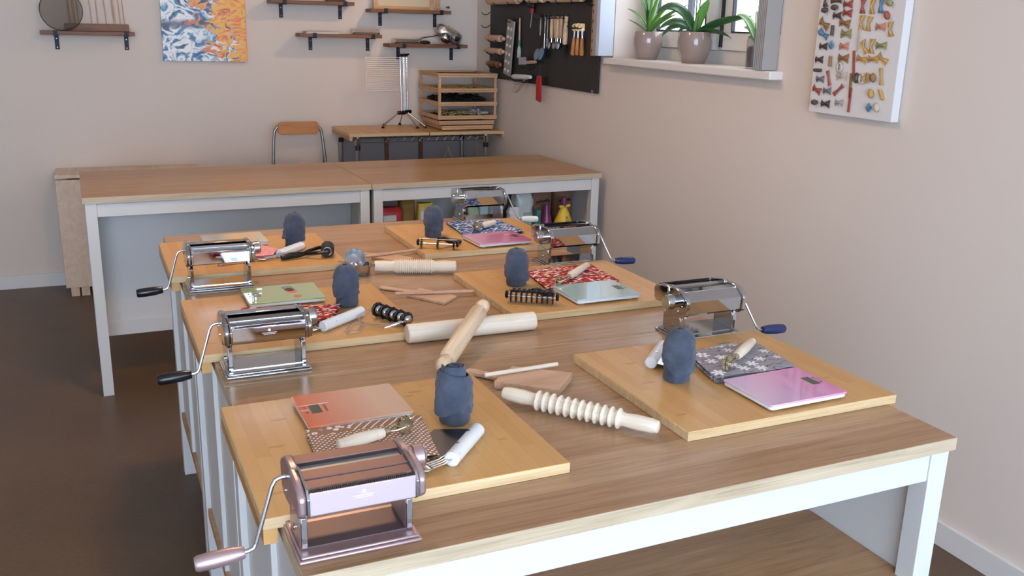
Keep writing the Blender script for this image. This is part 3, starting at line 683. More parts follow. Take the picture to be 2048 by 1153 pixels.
# ------------------------------------------------------------------ rolling pins, paddles, sticks, cups
def pin(p, q, prof, label, mat, z0, z1=None, parts=None, group='rolling pins on the tables'):
    z1 = z0 if z1 is None else z1
    P0, P1 = Vector((*p, z0)), Vector((*q, z1)); d = P1-P0; L = d.length
    t = thing('rolling_pin', label, 'rolling pin', P0, 0, group, rot=(0, -math.asin(d.z/L), math.atan2(d.y, d.x)))
    return t, L
t, L = pin((.443, .892), (.778, .884), None, 'plain straight pale rolling pin lying under the crossing pin', BEECHP, .9236)
MB().lathe([(0, .0205), (.002, .0228), (.004, .0235), (L-.004, .0235), (L-.002, .0228), (L, .0205)], 32, (0, 0, 0), (1, 0, 0)).obj('barrel', BEECHP, t)
t, L = pin((.442, .652), (.652, .912), None, 'rolling pin with turned handles resting across the plain pin', BEECH, .9205, .9722)
MB().lathe([(.046, .0145), (.048, .0185), (.052, .0205), (L-.050, .0205), (L-.046, .0185), (L-.044, .0145)], 32, (0, 0, 0), (1, 0, 0)).obj('barrel', BEECH, t)
for s, x0 in ((1, 0), (-1, L)):
    MB().lathe([(0, .007), (.002, .0125), (.008, .0165), (.018, .0178), (.028, .016), (.036, .0118), (.047, .0112)], 28, (x0, 0, 0), (s, 0, 0)).obj('handle', BEECH, t)
t, L = pin((.512, .474), (.716, .212), None, 'pale rolling pin with deep ring ridges between the near boards', BEECHP, .9212)
MB().lathe([(0, .009), (.002, .012), (.012, .0142), (.045, .0150), (.068, .0132), (.076, .0150)], 28, (0, 0, 0), (1, 0, 0)).obj('handle', BEECHP, t)
MB().lathe([(0, .009), (.002, .012), (.012, .0142), (.045, .0150), (.068, .0132), (.076, .0150)], 28, (L, 0, 0), (-1, 0, 0)).obj('handle', BEECHP, t)
pr = [(.075, .0148)]; n = 12; a0, a1 = .080, L-.080
for i in range(n):
    c = a0+(a1-a0)*i/(n-1); pr += [(c-.0045, .0148), (c-.0022, .0190), (c-.0008, .0206), (c+.0008, .0206), (c+.0022, .0190), (c+.0045, .0148)]
pr += [(L-.075, .0148)]
MB().lathe(pr, 32, (0, 0, 0), (1, 0, 0)).obj('ridged_barrel', BEECHP, t)
t, L = pin((.552, 1.546), (.790, 1.462), None, 'pale rolling pin with fine ring ridges beside the measuring cups', BEECHP, .9232)
MB().lathe([(0, .012), (.003, .0165), (.03, .0182), (.055, .0165), (.064, .0195)], 28, (0, 0, 0), (1, 0, 0)).obj('handle', BEECHP, t)
MB().lathe([(0, .012), (.003, .0172), (.04, .0182), (.066, .0165), (.074, .0195)], 28, (L, 0, 0), (-1, 0, 0)).obj('handle', BEECHP, t)
pr = [(.062, .0192)]; n = 18; a0, a1 = .067, L-.078
for i in range(n):
    c = a0+(a1-a0)*i/(n-1); pr += [(c-.0020, .0192), (c-.0012, .0228), (c+.0012, .0228), (c+.0020, .0192)]
pr += [(L-.072, .0192)]
MB().lathe(pr, 32, (0, 0, 0), (1, 0, 0)).obj('ridged_barrel', BEECHP, t)
def paddle(c, h, th, label, mat):
    """blade corners c (4), handle tip h"""
    cx = sum(k[0] for k in c)/4; cy = sum(k[1] for k in c)/4
    t = thing('gnocchi_board', label, 'wooden paddle', (cx, cy, .9), 0, 'wooden pasta paddles')
    q = [(k[0]-cx, k[1]-cy) for k in c]
    MB().prism(q, 2, .0004, th).obj('blade', mat, t, bevel=.0012)
    ax, ay = (q[0][0]+q[1][0])/2, (q[0][1]+q[1][1])/2; hx, hy = h[0]-cx, h[1]-cy
    ex, ey = q[1][0]-q[0][0], q[1][1]-q[0][1]; l = math.hypot(ex, ey); ex /= l; ey /= l
    out = []
    for s in (1, -1):
        seq = [(0, .022), (.25, .011), (.6, .009), (.85, .012), (.97, .010), (1.0, .004)]
        if s < 0: seq = seq[::-1]
        for k, w in seq: out.append((ax+(hx-ax)*k+s*ex*w-(.0 if k else 0), ay+(hy-ay)*k+s*ey*w))
    MB().prism(out, 2, th*.1+.0004, min(th, .013)*.95).obj('handle', mat, t, bevel=.002)
    for i in range(0):
        pass
    return t
paddle([(.523, .548), (.597, .617), (.703, .534), (.630, .457)], (.500, .648), .018, 'thick wooden paddle behind the ridged pin, stick lying across it', BEECHK)
paddle([(.566, 1.268), (.622, 1.322), (.695, 1.212), (.637, 1.156)], (.520, 1.376), .008, 'thin wooden paddle on the middle table, stick lying across it', BEECHK)
paddle([(.596, 1.728), (.655, 1.765), (.722, 1.672), (.660, 1.630)], (.560, 1.812), .008, 'thin wooden paddle behind the finely ridged pin', BEECHK)
def stick(p, q, z, label, mat, z1=None):
    P0 = Vector((*p, z)); P1 = Vector((*q, z1 or z)); d = P1-P0
    o = MB().lathe([(0, .0035), (.0008, .0048), (d.length-.0008, .0048), (d.length, .0035)], 14, (0, 0, 0), d).obj('wooden_stick', mat, loc=P0)
    tag(o, label, 'stick', 'round wooden sticks')
stick((.512, .574), (.690, .580), .923, 'pale round stick across the thick wooden paddle', BEECHP)
stick((.532, 1.268), (.750, 1.218), .9131, 'round stick across the thin paddle on the middle table', BEECHK)
stick((.566, 1.712), (.756, 1.748), .9131, 'round stick across the paddle behind the finely ridged pin', BEECHK)
def cup(loc, r, h, label, rot=(0, 0, 0), ha=0.0, fill=None, spout=0.0):
    t = thing('measuring_cup', label, 'measuring cup', loc, 0, 'steel measuring cups', rot=rot)
    w = .0012
    MB().lathe([(0, r*.82), (.002, r*.88), (h*.9, r), (h, r+.001), (h, r-w), (h*.9, r-w*1.3), (.004, r*.86), (.003, r*.5)], 48, gear=None).obj('bowl', STEEL, t)
    m = MB(); m.T = Matrix.Rotation(ha, 4, 'Z'); m.box(r-.001, r+.055, -.006, .006, h-.004, h-.0022).obj('handle', STEEL, t, bevel=.0006)
    if spout: m = MB(); m.prism([(r*.8, -.012), (r+.012, 0), (r*.8, .012)], 2, h-.010, h).obj('spout', STEEL, t)
    if fill: MB().lathe([(h*.5, r*.93), (h*.52, r*.5), (h*.525, .001)], 24).obj('shadowed_filling', fill, t)
cup((.512, 1.540, .9), .028, .036, 'small steel measuring cup standing beside the finely ridged pin', (0, 0, -.3), 2.6, None, 1.0)
cup((.500, 1.588, .9305), .032, .030, 'steel measuring cup tilted on top of the standing cup', (.85, .1, -.1), -2.2)


# ------------------------------------------------------------------ wall shelves and what stands on them
def wall_shelf(u0, u1, ub, z, depth, label):
    t = thing('wall_shelf', label, 'shelf', room(0, 0, 0), RZ, 'wooden wall shelves on iron brackets')
    B(u0, u1, -depth, -.003, z-.022, z).obj('board', SHELFW, t, bevel=.0015)
    for u in ub:
        m = MB(); m.box(u-.012, u+.012, -.0055, -.0005, z-.107, z-.0225).box(u-.012, u+.012, -depth-.004, -.0005, z-.0275, z-.0225).box(u-.012, u+.012, -depth-.004, -depth-.0003, z-.0225, z+.004)
        b = m.obj('bracket', IRON, t, bevel=.0008)
        for zz in (z-.045, z-.095): MB().cyl((u, -.0055, zz), (u, -.0065, zz), .0034, n=10).obj('screw', DSTEEL, b)
wall_shelf(-2.745, -2.235, (-2.664, -2.282), 1.549, .12, 'wall shelf carrying the round sieve')
wall_shelf(-1.435, -.905, (-1.349, -.966), 1.763, .15, 'highest wall shelf, right of the painting')
wall_shelf(-1.262, -.725, (-1.167, -.785), 1.563, .15, 'wall shelf carrying booklets and a cutter attachment')
wall_shelf(-.795, -.245, (-.697, -.313), 1.727, .15, 'wall shelf carrying the wooden screen frames')
wall_shelf(-.678, -.125, (-.574, -.192), 1.508, .15, 'wall shelf carrying the silver motor')
# sieve leaning on the wall
t = thing('sieve', 'round steel sieve standing on the left wall shelf', 'sieve', room(-2.622, -.088, 1.5515), RZ)
r = .113
MB().lathe([(-.026, r-.002), (-.026, r), (.024, r), (.024, r-.002), (-.026, r-.002)], 56, (0, 0, r), (0, 1, 0), caps=False).obj('hoop', P('hoop_steel', (150, 144, 136), .45, .8), t)
MB().tube([(math.cos(k*PI/24)*r, -.026, r+math.sin(k*PI/24)*r) for k in range(48)], .0024, 8, True).obj('rim', P('rim_steel', (92, 86, 80), .35, .9), t)
def mesh_mat():
    m = bpy.data.materials.new('sieve_mesh'); m.use_nodes = True; tr = m.node_tree; tr.nodes.clear()
    o = tr.nodes.new('ShaderNodeOutputMaterial'); mx = tr.nodes.new('ShaderNodeMixShader'); a = tr.nodes.new('ShaderNodeBsdfTransparent'); b = tr.nodes.new('ShaderNodeBsdfDiffuse')
    b.inputs[0].default_value = (*lin((104, 94, 82)), 1); mx.inputs[0].default_value = .5
    tr.links.new(a.outputs[0], mx.inputs[1]); tr.links.new(b.outputs[0], mx.inputs[2]); tr.links.new(mx.outputs[0], o.inputs[0]); return m
SMESH = mesh_mat()
MB().lathe([(.0, .0001), (.0, r-.0025)], 48, (0, .02, r), (0, 1, 0), caps=False).obj('mesh', SMESH, t)
t = thing('dowel_rack', 'wooden base with upright thin sticks beside the sieve', 'rack', room(-2.435, -.033, 1.549), RZ)
B(-.18, .172, -.025, .025, 0, .043).obj('base', SHELFW, t, bevel=.002)
for i, x in enumerate((-.145, -.12, -.10, -.03, .005, .05, .095, .128, .15)):
    w = .006 if i in (0, 1, 6) else .0032
    MB().cyl((x, .004*(i % 3-1), .038), (x-.012, .004*(i % 3-1)+.015, .33), w*.85, n=8).obj('dowel', BEECHK, t)
# painting
def paint_mat():
    t = NT('poured_paint'); o = t.map(t.obj(), (1, 0, 1)); s = t.sep(o)
    w = t.noise(o, 5.0, 3, .55)[1]
    q = t.n('ShaderNodeVectorMath', {0: t.map(o, (1, 0, 2.0)), 1: t.map(w, (.35, .35, .35))}, operation='ADD').outputs[0]
    n = t.noise(q, 3.4, 5, .55, 2.4)[0]
    n2 = t.noise(t.map(q, (1, 1, 1.2), (0, .5, 0)), 4.6, 5, .58, 2.6)[0]
    blue = t.ramp(n, [(.30, lin((24, 50, 96))), (.40, lin((34, 92, 152))), (.455, lin((104, 164, 188))), (.50, lin((238, 240, 240))), (.56, lin((244, 242, 240))), (.61, lin((60, 124, 160))), (.68, lin((22, 44, 88)))])
    warm = t.ramp(n2, [(.32, lin((206, 84, 30))), (.42, lin((236, 132, 34))), (.50, lin((246, 190, 52))), (.58, lin((242, 150, 40))), (.68, lin((190, 66, 28)))])
    edge = t.math('ADD', t.math('MULTIPLY', s[0], 1.0), t.math('MULTIPLY', t.math('SUBTRACT', n2, .5), 1.1))
    edge = t.math('ADD', edge, t.math('MULTIPLY', s[2], .45))
    f = t.n('ShaderNodeMapRange', {0: edge, 1: .0, 2: .06}).outputs[0]
    band = t.n('ShaderNodeMapRange', {0: t.math('ABSOLUTE', t.math('ADD', s[2], t.math('MULTIPLY', t.math('SUBTRACT', n, .5), .10))), 1: .008, 2: .035, 3: .85, 4: 0.0}).outputs[0]
    blue = t.mix(band, blue, lin((22, 42, 84)))
    return t.fin(t.mix(f, blue, warm), .35)
t = thing('painting', 'abstract poured painting, blue and white turning orange', 'painting', room(-1.826, -.004, 1.605), 0, rot=(0, .006, RZ))
B(-.251, .251, -.024, 0, -.225, .34).obj('canvas', paint_mat(), t, bevel=.0015)
# cutter attachments
def attachment(u, v, z, label, w=.18):
    t = thing('cutter_attachment', label, 'pasta cutter', room(u, v, z), RZ, 'spare cutter attachments on the shelves')
    MB().prism([(-.028, .0), (.028, .0), (.034, .012), (.03, .03), (-.03, .03), (-.034, .012)], 0, -w/2+.012, w/2-.012).obj('body', DSTEEL, t)
    for s in (-1, 1): MB().prism([(-.032, .0), (.032, .0), (.038, .012), (.034, .034), (-.034, .034), (-.038, .012)], 0, s*(w/2-.012), s*w/2).obj('end_plate', STEEL, t, bevel=.002)
    MB().cyl((-w/2+.012, -.034, .004), (w/2-.012, -.034, .004), .0035, n=10).obj('rod', CHROME, t)
attachment(-.823, -.09, 1.563, 'steel cutter attachment beside the booklets')
attachment(-.543, -.09, 1.508, 'steel cutter attachment left of the silver motor')
attachment(-1.02, -.08, 1.763, 'steel cutter attachment on the highest shelf', .13)
for i, (a, b, lab) in enumerate(((-1.225, -.995, 'thin white booklet at the bottom of the pair'), (-1.215, -1.0, 'thin grey booklet on top of the pair'))):
    z = 1.563+i*.0065
    o = thing('booklet', lab+' on the shelf', 'booklet', room((a+b)/2, -.08, z), RZ+.03*i, 'booklets on the wall shelf')
    B(-.11, .11, -.055, .055, .0006, .0052).obj('pages', P('paper', (224, 220, 212), .7), o)
    B(-.112, .112, -.057, .057, .0052, .006).obj('cover', P('cover%d' % i, ((196, 190, 184), (150, 142, 136))[i], .5), o); B(-.112, .112, -.057, .057, 0, .0006).obj('cover', MATS['cover%d' % i], o)
# motor
t = thing('machine_motor', 'silver electric motor for a pasta machine on the lowest right shelf', 'motor', room(-.240, -.088, 1.508), RZ)
T = Matrix.Rotation(.42, 4, 'Y')
def egg(ax, az, ay, cx, cz, cy, n=24, mat=None, name='shell', flat=.6):
    m = MB(); m.T = Matrix.Translation((cx, cy, cz)) @ T
    def s(a, b):
        th = a*2*PI; ph = (b-.5)*PI; c = math.cos(ph)
        f = lambda x: math.copysign(abs(x)**flat, x)
        return (ax*c*f(math.cos(th)), ay*math.sin(ph), az*c*f(math.sin(th)))
    return m.grid(s, n, 14).obj(name, mat, t, smooth=60)
egg(.098, .047, .045, .0, .068, 0, mat=P('motor_silver', (206, 200, 194), .22, .75), name='housing')
egg(.042, .036, .03, -.03, .044, -.03, mat=CHROME, name='front_dome', flat=.9)
MB().lathe([(0, .027), (.008, .027), (.012, .02), (.006, .016), (.006, .0)], 24, (.045, -.038, .046), (0, -1, 0)).obj('output_socket', CHROME, t)
MB().lathe([(0, .012), (.004, .012)], 16, (.045, -.045, .046), (0, -1, 0)).obj('socket_core', BLACKM, t)
MB().box(-.03, .0, -.01, .01, .113, .122).obj('switch', BLACKM, t, bevel=.002)
MB().tube([(-.085, -.01, .06), (-.115, -.01, .052), (-.16, -.01, .046), (-.20, -.01, .038), (-.215, -.02, .012)], .0035, 8).obj('cable', BLACKM, t)
MB().tube([(-.208, -.03, .012), (-.19, -.03, .012), (-.165, -.03, .012), (-.145, -.03, .010)], [.008, .012, .012, .007], 12).obj('plug', BLACKM, t)
# wooden screen frames
SCRN = P('screen_cloth', (214, 198, 168), .7, var=.05)
for i, (u0, u1, v, lab) in enumerate(((-.755, -.335, -.05, 'front wooden screen frame leaning on the wall shelf'), (-.70, -.285, -.028, 'rear wooden screen frame leaning behind the front one'))):
    t = thing('drying_screen', lab, 'screen frame', room((u0+u1)/2, v, 1.727), 0, 'wooden drying screens', rot=(-.03, 0, RZ)); w = (u1-u0)/2
    for a, b, c, d in ((-w, -w+.03, 0, .32), (w-.03, w, 0, .32), (-w+.03, w-.03, 0, .022), (-w+.03, w-.03, .298, .32)): B(a, b, -.009, .009, c, d).obj('frame_bar', PINE, t, bevel=.001)
    B(-w+.028, w-.028, -.001, .001, .02, .30).obj('screen', SCRN, t)
struct(MB().lathe([(0, .006), (.03, .006), (.032, .009), (.036, .009)], 12, room(-.225, 0, 1.752), (0, -1, 0)).obj('trim_2', DSTEEL))

# ------------------------------------------------------------------ folded table, chair, wire cart
t = thing('folded_table', 'pale birch drop-leaf table folded flat against the back wall', 'table', room(-2.742, -.012, 0), RZ)
B(0, .82, -.29, 0, .716, .738).obj('table_top', PALEW, t, bevel=.002)
B(0, .82, -.292, -.270, .055, .708).obj('drop_leaf', PALEW, t, bevel=.002)
B(0, .82, -.024, -.002, .055, .714).obj('drop_leaf', PALEW, t, bevel=.002)
B(.0, .06, -.262, -.03, .665, .714).obj('end_rail', PALEW, t); B(.76, .82, -.262, -.03, .665, .714).obj('end_rail', PALEW, t)
for x in (.025, .082, .69, .747): B(x, x+.047, -.288, -.241, 0, .665 if x in (.025, .747) else .70).obj('leg', PALEW, t, bevel=.002)
for x in (.025, .747): B(x, x+.047, -.075, -.028, 0, .665).obj('leg', PALEW, t, bevel=.002)
t = thing('folding_chair', 'folding chair with wooden backrest and grey tube frame', 'chair', room(-1.30, -.17, 0), RZ+.02)
def rrect(a, b, r, n=6):
    o = []
    for cx, cy, a0 in ((a-r, b-r, 0), (-a+r, b-r, PI/2), (-a+r, -b+r, PI), (a-r, -b+r, 1.5*PI)):
        for k in range(n+1): th = a0+k*PI/2/n; o.append((cx+r*math.cos(th), cy+r*math.sin(th)))
    return o
m = MB(); m.T = Matrix.Translation((0, 0, .972)); m.prism(rrect(.130, .040, .022), 1, -.024, -.006); m.obj('backrest', CHAIRW, t, bevel=.003)
for s in (-1, 1):
    MB().tube([(s*.105, .004, .985), (s*.132, .004, .978), (s*.150, .002, .955), (s*.158, .0, .90), (s*.172, -.02, .72), (s*.20, -.09, .0)], .0105, 12).obj('front_leg', GREYM, t)
    MB().tube([(s*.165, -.012, .80), (s*.168, .06, .42), (s*.172, .11, .0)], .0095, 10).obj('rear_leg', GREYM, t)
MB().tube([(-.185, -.05, .30), (.185, -.05, .30)], .007, 8).obj('stretcher', GREYM, t)
m = MB(); m.T = Matrix.Translation((0, -.05, .46)) @ Matrix.Rotation(1.35, 4, 'X'); m.prism(rrect(.15, .17, .04), 2, -.008, .008); m.obj('seat', CHAIRW, t, bevel=.003)

t = thing('wire_cart', 'chrome wire shelf unit standing in the back corner', 'shelf unit', room(-.56, -.28, 0), RZ)
for u in (-.432, .436):
    for v in (-.225, .225):
        po = MB().cyl((u, v, .0), (u, v, .944), .0125, n=16).obj('post', STEEL, t)
        MB().lathe([(.86, .0165), (.89, .0165)], 16, (u, v, 0)).obj('sleeve', BLACKM, po); MB().lathe([(.892, .0185), (.938, .0185)], 16, (u, v, 0)).obj('collar', CHROME, po)
def wire_shelf(z, name):
    o = None
    m = MB()
    for v in (-.225, .225):
        for zz in (z, z-.028): m.cyl((-.432, v, zz), (.436, v, zz), .003, n=8)
        n = 15
        pts = []
        for i in range(n+1):
            x = -.42+.84*i/n; m.cyl((x, v, z-.028), (x+.024 if i < n else x, v, z), .0022, n=6)
    for u in (-.432, .436):
        for zz in (z, z-.028): m.cyl((u, -.225, zz), (u, .225, zz), .003, n=8)
    for i in range(22): x = -.41+i*.0385; m.cyl((x, -.225, z+.003), (x, .225, z+.003), .0018, n=6)
    m.obj(name, DSTEEL, t)
wire_shelf(.936, 'wire_shelf'); wire_shelf(.30, 'wire_shelf')
WB = .945
for u, lab in ((-1.048, 'bamboo board forming the left half of the wire cart top'), (-.518, 'bamboo board forming the right half of the wire cart top')):
    o = thing('pastry_board', lab, 'cutting board', room(u, -.52, WB), RZ, 'bamboo boards on the wire cart')
    B(0, .523, 0, .48, 0, .019).obj('core', BAME, o, bevel=.001); B(.0004, .5226, .0006, .4794, .0188, .02).obj('top_face', BAM, o)
    if u < -1: B(0, .02, 0, .48, -.022, -.0004).obj('front_lip', BAM, o)
    else: B(.503, .523, 0, .48, -.022, -.0004).obj('front_lip', BAM, o)
ZB = WB+.02
# drying rack
t = thing('pasta_drying_rack', 'pasta drying rack with chrome posts, splayed feet and clear rods', 'drying rack', room(-.60, -.20, ZB), RZ)
for dx, dy in ((-.016, -.016), (.004, -.016), (.02, .012), (.036, .012)):
    c = MB().cyl((dx, dy, .10), (dx-.008, dy, .468), .0045, n=10).obj('post', STEEL, t)
    MB().lathe([(0, .008), (.012, .011), (.016, .011), (.02, .006)], 12, (dx-.008, dy, .462)).obj('post_cap', BLACKP, c)
MB().tube([(-.03, -.03, .47), (.045, .02, .478)], .006, 10).obj('top_bar', BLACKP, t)
MB().tube([(-.045, -.012, .098), (.0, -.014, .10), (.055, .012, .104)], [.012, .015, .012], 12).obj('hub', BLACKP, t)
for fx, fy in ((-.15, -.03), (-.10, .12), (.02, .15), (.07, -.09), (.13, -.075), (.17, .13)):
    l = MB().cyl((fx*.22, fy*.15, .098), (fx, fy, .012), .0042, n=8).obj('foot_leg', STEEL, t)
    MB().lathe([(0, .012), (.004, .012), (.014, .006)], 12, (fx, fy, 0)).obj('rubber_foot', BLACKP, l)
for i in range(17):
    z = .245+i*.0132
    MB().cyl((-.252, -.01, z), (.032, -.01+.012, z+.001), .0026, n=8).obj('clear_rod', CLEARR, t)
MB().cyl((-.252, -.01, .24), (-.252, -.01, .462), .003, n=8).obj('clear_upright', CLEARR, t); MB().cyl((.03, .002, .24), (.03, .002, .462), .003, n=8).obj('clear_upright', CLEARR, t)
# stacked drying trays
DARKP = P('dark_pasta', (26, 24, 24), .6); YELP = P('pale_pasta', (206, 180, 128), .6); GRNP = P('grey_pasta', (150, 146, 120), .6)
TRN = ('topmost', 'second', 'third', 'fourth')
def tray(z, h, label, u0=-.447, u1=-.030, v0=-.47, v1=-.065, posts=True, fill=None):
    o = thing('drying_tray', label, 'tray', room(u0, v0, z), RZ, 'wooden drying trays in the corner stack'); w = u1-u0; d = v1-v0; zb = h
    for a, b, c, e in ((0, w, 0, .02), (0, w, d-.02, d), (0, .02, .02, d-.02), (w-.02, w, .02, d-.02)):
        f = B(a, b, c, e, zb-.012, zb).obj('frame_bar', PINE, o, bevel=.001); B(a+.002, b-.002, c+.002, e-.002, zb-.026, zb-.0125).obj('lower_bar', PINE, f, bevel=.001)
    B(.018, w-.018, .018, d-.018, zb-.0135, zb-.0125).obj('net', SMESH, o)
    if posts:
        for a in (.006, w-.022):
            for c in (.006, d-.022): B(a, a+.016, c, c+.016, 0, zb-.0265).obj('post', PINE, o)
    if fill:
        mt, n, hh, sz = fill; rnd = random.Random(int(z*1000)); m = MB()
        for i in range(n):
            x = rnd.uniform(.05, w-.06); y = rnd.uniform(.04, d-.05); k = rnd.uniform(.6, 1.2)*sz; r = rnd.uniform(0, PI); zz = zb-.0115+rnd.uniform(0, hh)
            dx, dy = math.cos(r)*k, math.sin(r)*k
            m.tube([(x-dx, y-dy, zz+k*.2), (x, y, zz+k*.55), (x+dx, y+dy, zz+k*.25)], [k*.16, k*.26, k*.16], 6)
        stuff(m.obj('pasta_pieces', mt, o, smooth=40))
zz = ZB
tray(zz, .032, 'shallow wooden tray at the very bottom of the corner stack', -.415, -.05, -.455, -.08, False)
tray(zz+.0325, .032, 'shallow wooden tray second from the bottom of the corner stack', -.437, -.044, -.46, -.075, False)
z1 = zz+.0655
tray(z1, .034, 'wooden drying tray with a few pale pasta pieces low in the stack', posts=False, fill=(YELP, 90, .012, .016))
tray(z1+.0345, .087, 'wooden drying tray heaped with black pasta', fill=(DARKP, 260, .03, .024))
tray(z1+.122, .087, 'wooden drying tray covered with small yellow pasta', fill=(P('yellow_pasta', (196, 160, 96), .6), 260, .010, .012))
tray(z1+.2095, .095, 'empty wooden drying tray on top of the corner stack')
o = thing('plastic_tub', 'flat clear tub inside the low drying tray', 'tub', room(-.18, -.33, z1+.0350), RZ); B(-.11, .11, -.08, .09, 0, .002).obj('bottom', CLEAR, o)
for a in ((-.11, .11, -.08, -.078), (-.11, .11, .088, .09), (-.11, -.108, -.078, .088), (.108, .11, -.078, .088)): B(*a, .002, .026).obj('side', CLEAR, o)
# slats and bag below the cart
for u, lab in ((-.67, 'left slim wooden slat leaning behind the wire cart'), (-.424, 'right slim wooden slat leaning behind the wire cart')):
    tag(B(-.014, .014, -.009, .009, 0, .88).obj('wooden_batten', SHELFW, loc=room(u, -.03, 0), rz=RZ, bevel=.001), lab, 'slat', 'slats behind the wire cart')
tag(B(-.56, .5, -.012, .0, .0, .90).obj('wall_shade_panel', P('wall_shade_grey', (158, 150, 148), .7), loc=room(-.44, -.003, 0), rz=RZ), 'grey sheet standing in for shaded wall behind the wire cart', 'panel')  # sheet added where the wall behind the cart is only in shade
m = MB(); m.tube([(-.04, 0, .001), (-.03, 0, .2), (-.035, 0, .42), (0, 0, .515), (.06, 0, .36), (.075, 0, .2), (.05, 0, .001)], .006, 8)
tag(m.obj('rope_handle', P('jute', (206, 190, 160), .9), loc=room(-.28, -.19, .31), rz=RZ), 'pale rope loop below the wire cart top', 'rope')

# ------------------------------------------------------------------ pegboard and its tools
PEG = NT('pegboard_black'); po = PEG.obj(); ss = PEG.sep(po)
hv = PEG.n('ShaderNodeTexBrick', {'Vector': PEG.map(po, (0, 1, 1), (0, PI/2, 0)), 'Scale': 1.0, 'Brick Width': .04, 'Row Height': .02, 'Mortar Size': .0074}, offset=.5).outputs[1]
PEG.bump(hv, .35, .002)
PEG = PEG.fin(PEG.mix(hv, lin((15, 15, 17)), lin((30, 30, 33))), .5)
pb = thing('pegboard', 'black pegboard hung with cooking tools beside the window', 'pegboard', room(0, 0, 0), RZ)
B(-.02, -.008, -1.828, -.29, 1.302, 2.10).obj('panel', PEG, pb, bevel=.004)
for v, z in ((-1.775, 1.312), (-.33, 1.33)): MB().lathe([(0, .009), (.004, .008), (.006, .004)], 14, (-.02, v, z), (-1, 0, 0)).obj('bolt', CHROME, pb)
def hook(v, z):
    MB().tube([(-.019, v, z+.006), (-.030, v, z-.004), (-.042, v, z-.010), (-.056, v, z-.012), (-.070, v, z-.008), (-.080, v, z+.004)], .0028, 8).obj('hook', IRON, pb)
PG = 'tools hung on the pegboard'
def wpin(v0, v1, z, r, label, mat):
    t = thing('rolling_pin', label, 'rolling pin', room(-.056, v0, z), RZ-PI/2, 'rolling pins on the pegboard'); L = abs(v1-v0)
    MB().lathe([(.045, r*.7), (.05, r), (L-.05, r), (L-.045, r*.7)], 20, (0, 0, 0), (1, 0, 0)).obj('barrel', mat, t)
    for x0, d in ((0, 1), (L, -1)): MB().lathe([(0, .004), (.004, r*.55), (.02, r*.7), (.046, r*.45)], 16, (x0, 0, 0), (d, 0, 0)).obj('handle', mat, t)
    for f in (.3, .7): hook(v0-L*f, z-r+.008)
wpin(-.31, -.62, 1.560, .022, 'upper short rolling pin at the left edge of the pegboard', BEECHK)
wpin(-.29, -.62, 1.479, .020, 'middle short rolling pin at the left edge of the pegboard', BEECHK)
wpin(-.34, -.58, 1.396, .022, 'short dark wooden rolling pin at the left edge of the pegboard', SHELFW)
wpin(-.31, -.88, 1.795, .024, 'long rolling pin across the top left of the pegboard', BEECHK)
wpin(-.95, -1.245, 1.796, .022, 'rolling pin across the top middle of the pegboard', BEECH)
wpin(-1.26, -1.73, 1.797, .024, 'rolling pin across the top right of the pegboard', BEECH)
for z in (1.72, 1.637): hook(-.285, z)
def wt(name, label, cat, v, z, roll=0.0, u=-.03):
    hook(v, z) if name not in ('scraper', 'whisk') else None
    return thing(name, label, cat, room(u, v, z), 0, PG, rot=(roll, 0, RZ))
t = wt('ravioli_mould', 'long grey ravioli mould leaning on the pegboard', 'mould', -.690, 1.675, .16)
B(-.012, 0, -.055, .055, -.345, .0).obj('plate', P('cast_alu', (170, 166, 158), .45, .4), t, bevel=.004)
for i in range(6):
    for s in (-1, 1): MB().lathe([(0, .013), (.004, .011), (.007, .006), (.0075, .0)], 14, (-.012, s*.024, -.055-i*.052), (-1, 0, 0)).obj('dome', P('cast_alu_light', (214, 212, 206), .35, .4), t)
t = wt('pastry_brush', 'thin brush with green collar on the pegboard', 'brush', -.806, 1.69)
MB().cyl((0, 0, 0), (0, 0, -.135), .006).obj('handle', BEECHK, t); MB().cyl((0, 0, -.135), (0, 0, -.17), .008).obj('collar', P('green_collar', (70, 120, 84), .4), t)
MB().lathe([(0, .006), (.02, .012), (.07, .013)], 14, (0, 0, -.17), (0, 0, -1)).obj('bristles', P('bristle', (186, 196, 186), .8), t)
t = wt('thermometer', 'probe thermometer with red band on the pegboard', 'thermometer', -.995, 1.765, .2)
MB().lathe([(-.02, .012), (.012, .016), (.02, .01)], 14, (0, 0, -.0), (0, 0, -1)).obj('head', BLACKM, t); MB().cyl((0, 0, -.02), (0, 0, -.045), .011).obj('band', P('red_plastic', (186, 40, 46), .35), t); MB().cyl((0, 0, -.045), (0, 0, -.135), .003, n=8).obj('probe', STEEL, t)
def ladle(v, z, L, label, bm, r=.038, wood_h=False):
    t = wt('ladle', label, 'ladle', v, z)
    MB().box(-.003, 0, -.008, .008, -L*.5, 0).obj('handle', STEEL, t, bevel=.001); MB().cyl((-.002, 0, -L*.5), (-.002, 0, -L), .004).obj('neck', STEEL if not wood_h else IRON, t)
    MB().lathe([(0, .004), (.004, r*.6), (.012, r*.9), (.02, r), (.018, r*.92), (.008, r*.5), (.006, .001)], 24, (-.002, 0, -L-.012), (-1, 0, .25)).obj('bowl', bm, t)
BLS = P('blue_steel', (120, 160, 190), .25, .8)
ladle(-1.113, 1.69, .20, 'skimmer ladle with grey-blue bowl, left of the pair', P('grey_bowl', (150, 156, 160), .3, .7), .035, True)
ladle(-1.175, 1.71, .215, 'skimmer ladle with blue tinted bowl, right of the pair', BLS)
t = wt('spatula', 'narrow steel spatula right of the ladles', 'spatula', -1.215, 1.715); MB().box(-.003, 0, -.007, .007, -.14, 0).obj('handle', STEEL, t); MB().box(-.003, -.001, -.014, .014, -.19, -.14).obj('blade', STEEL, t)
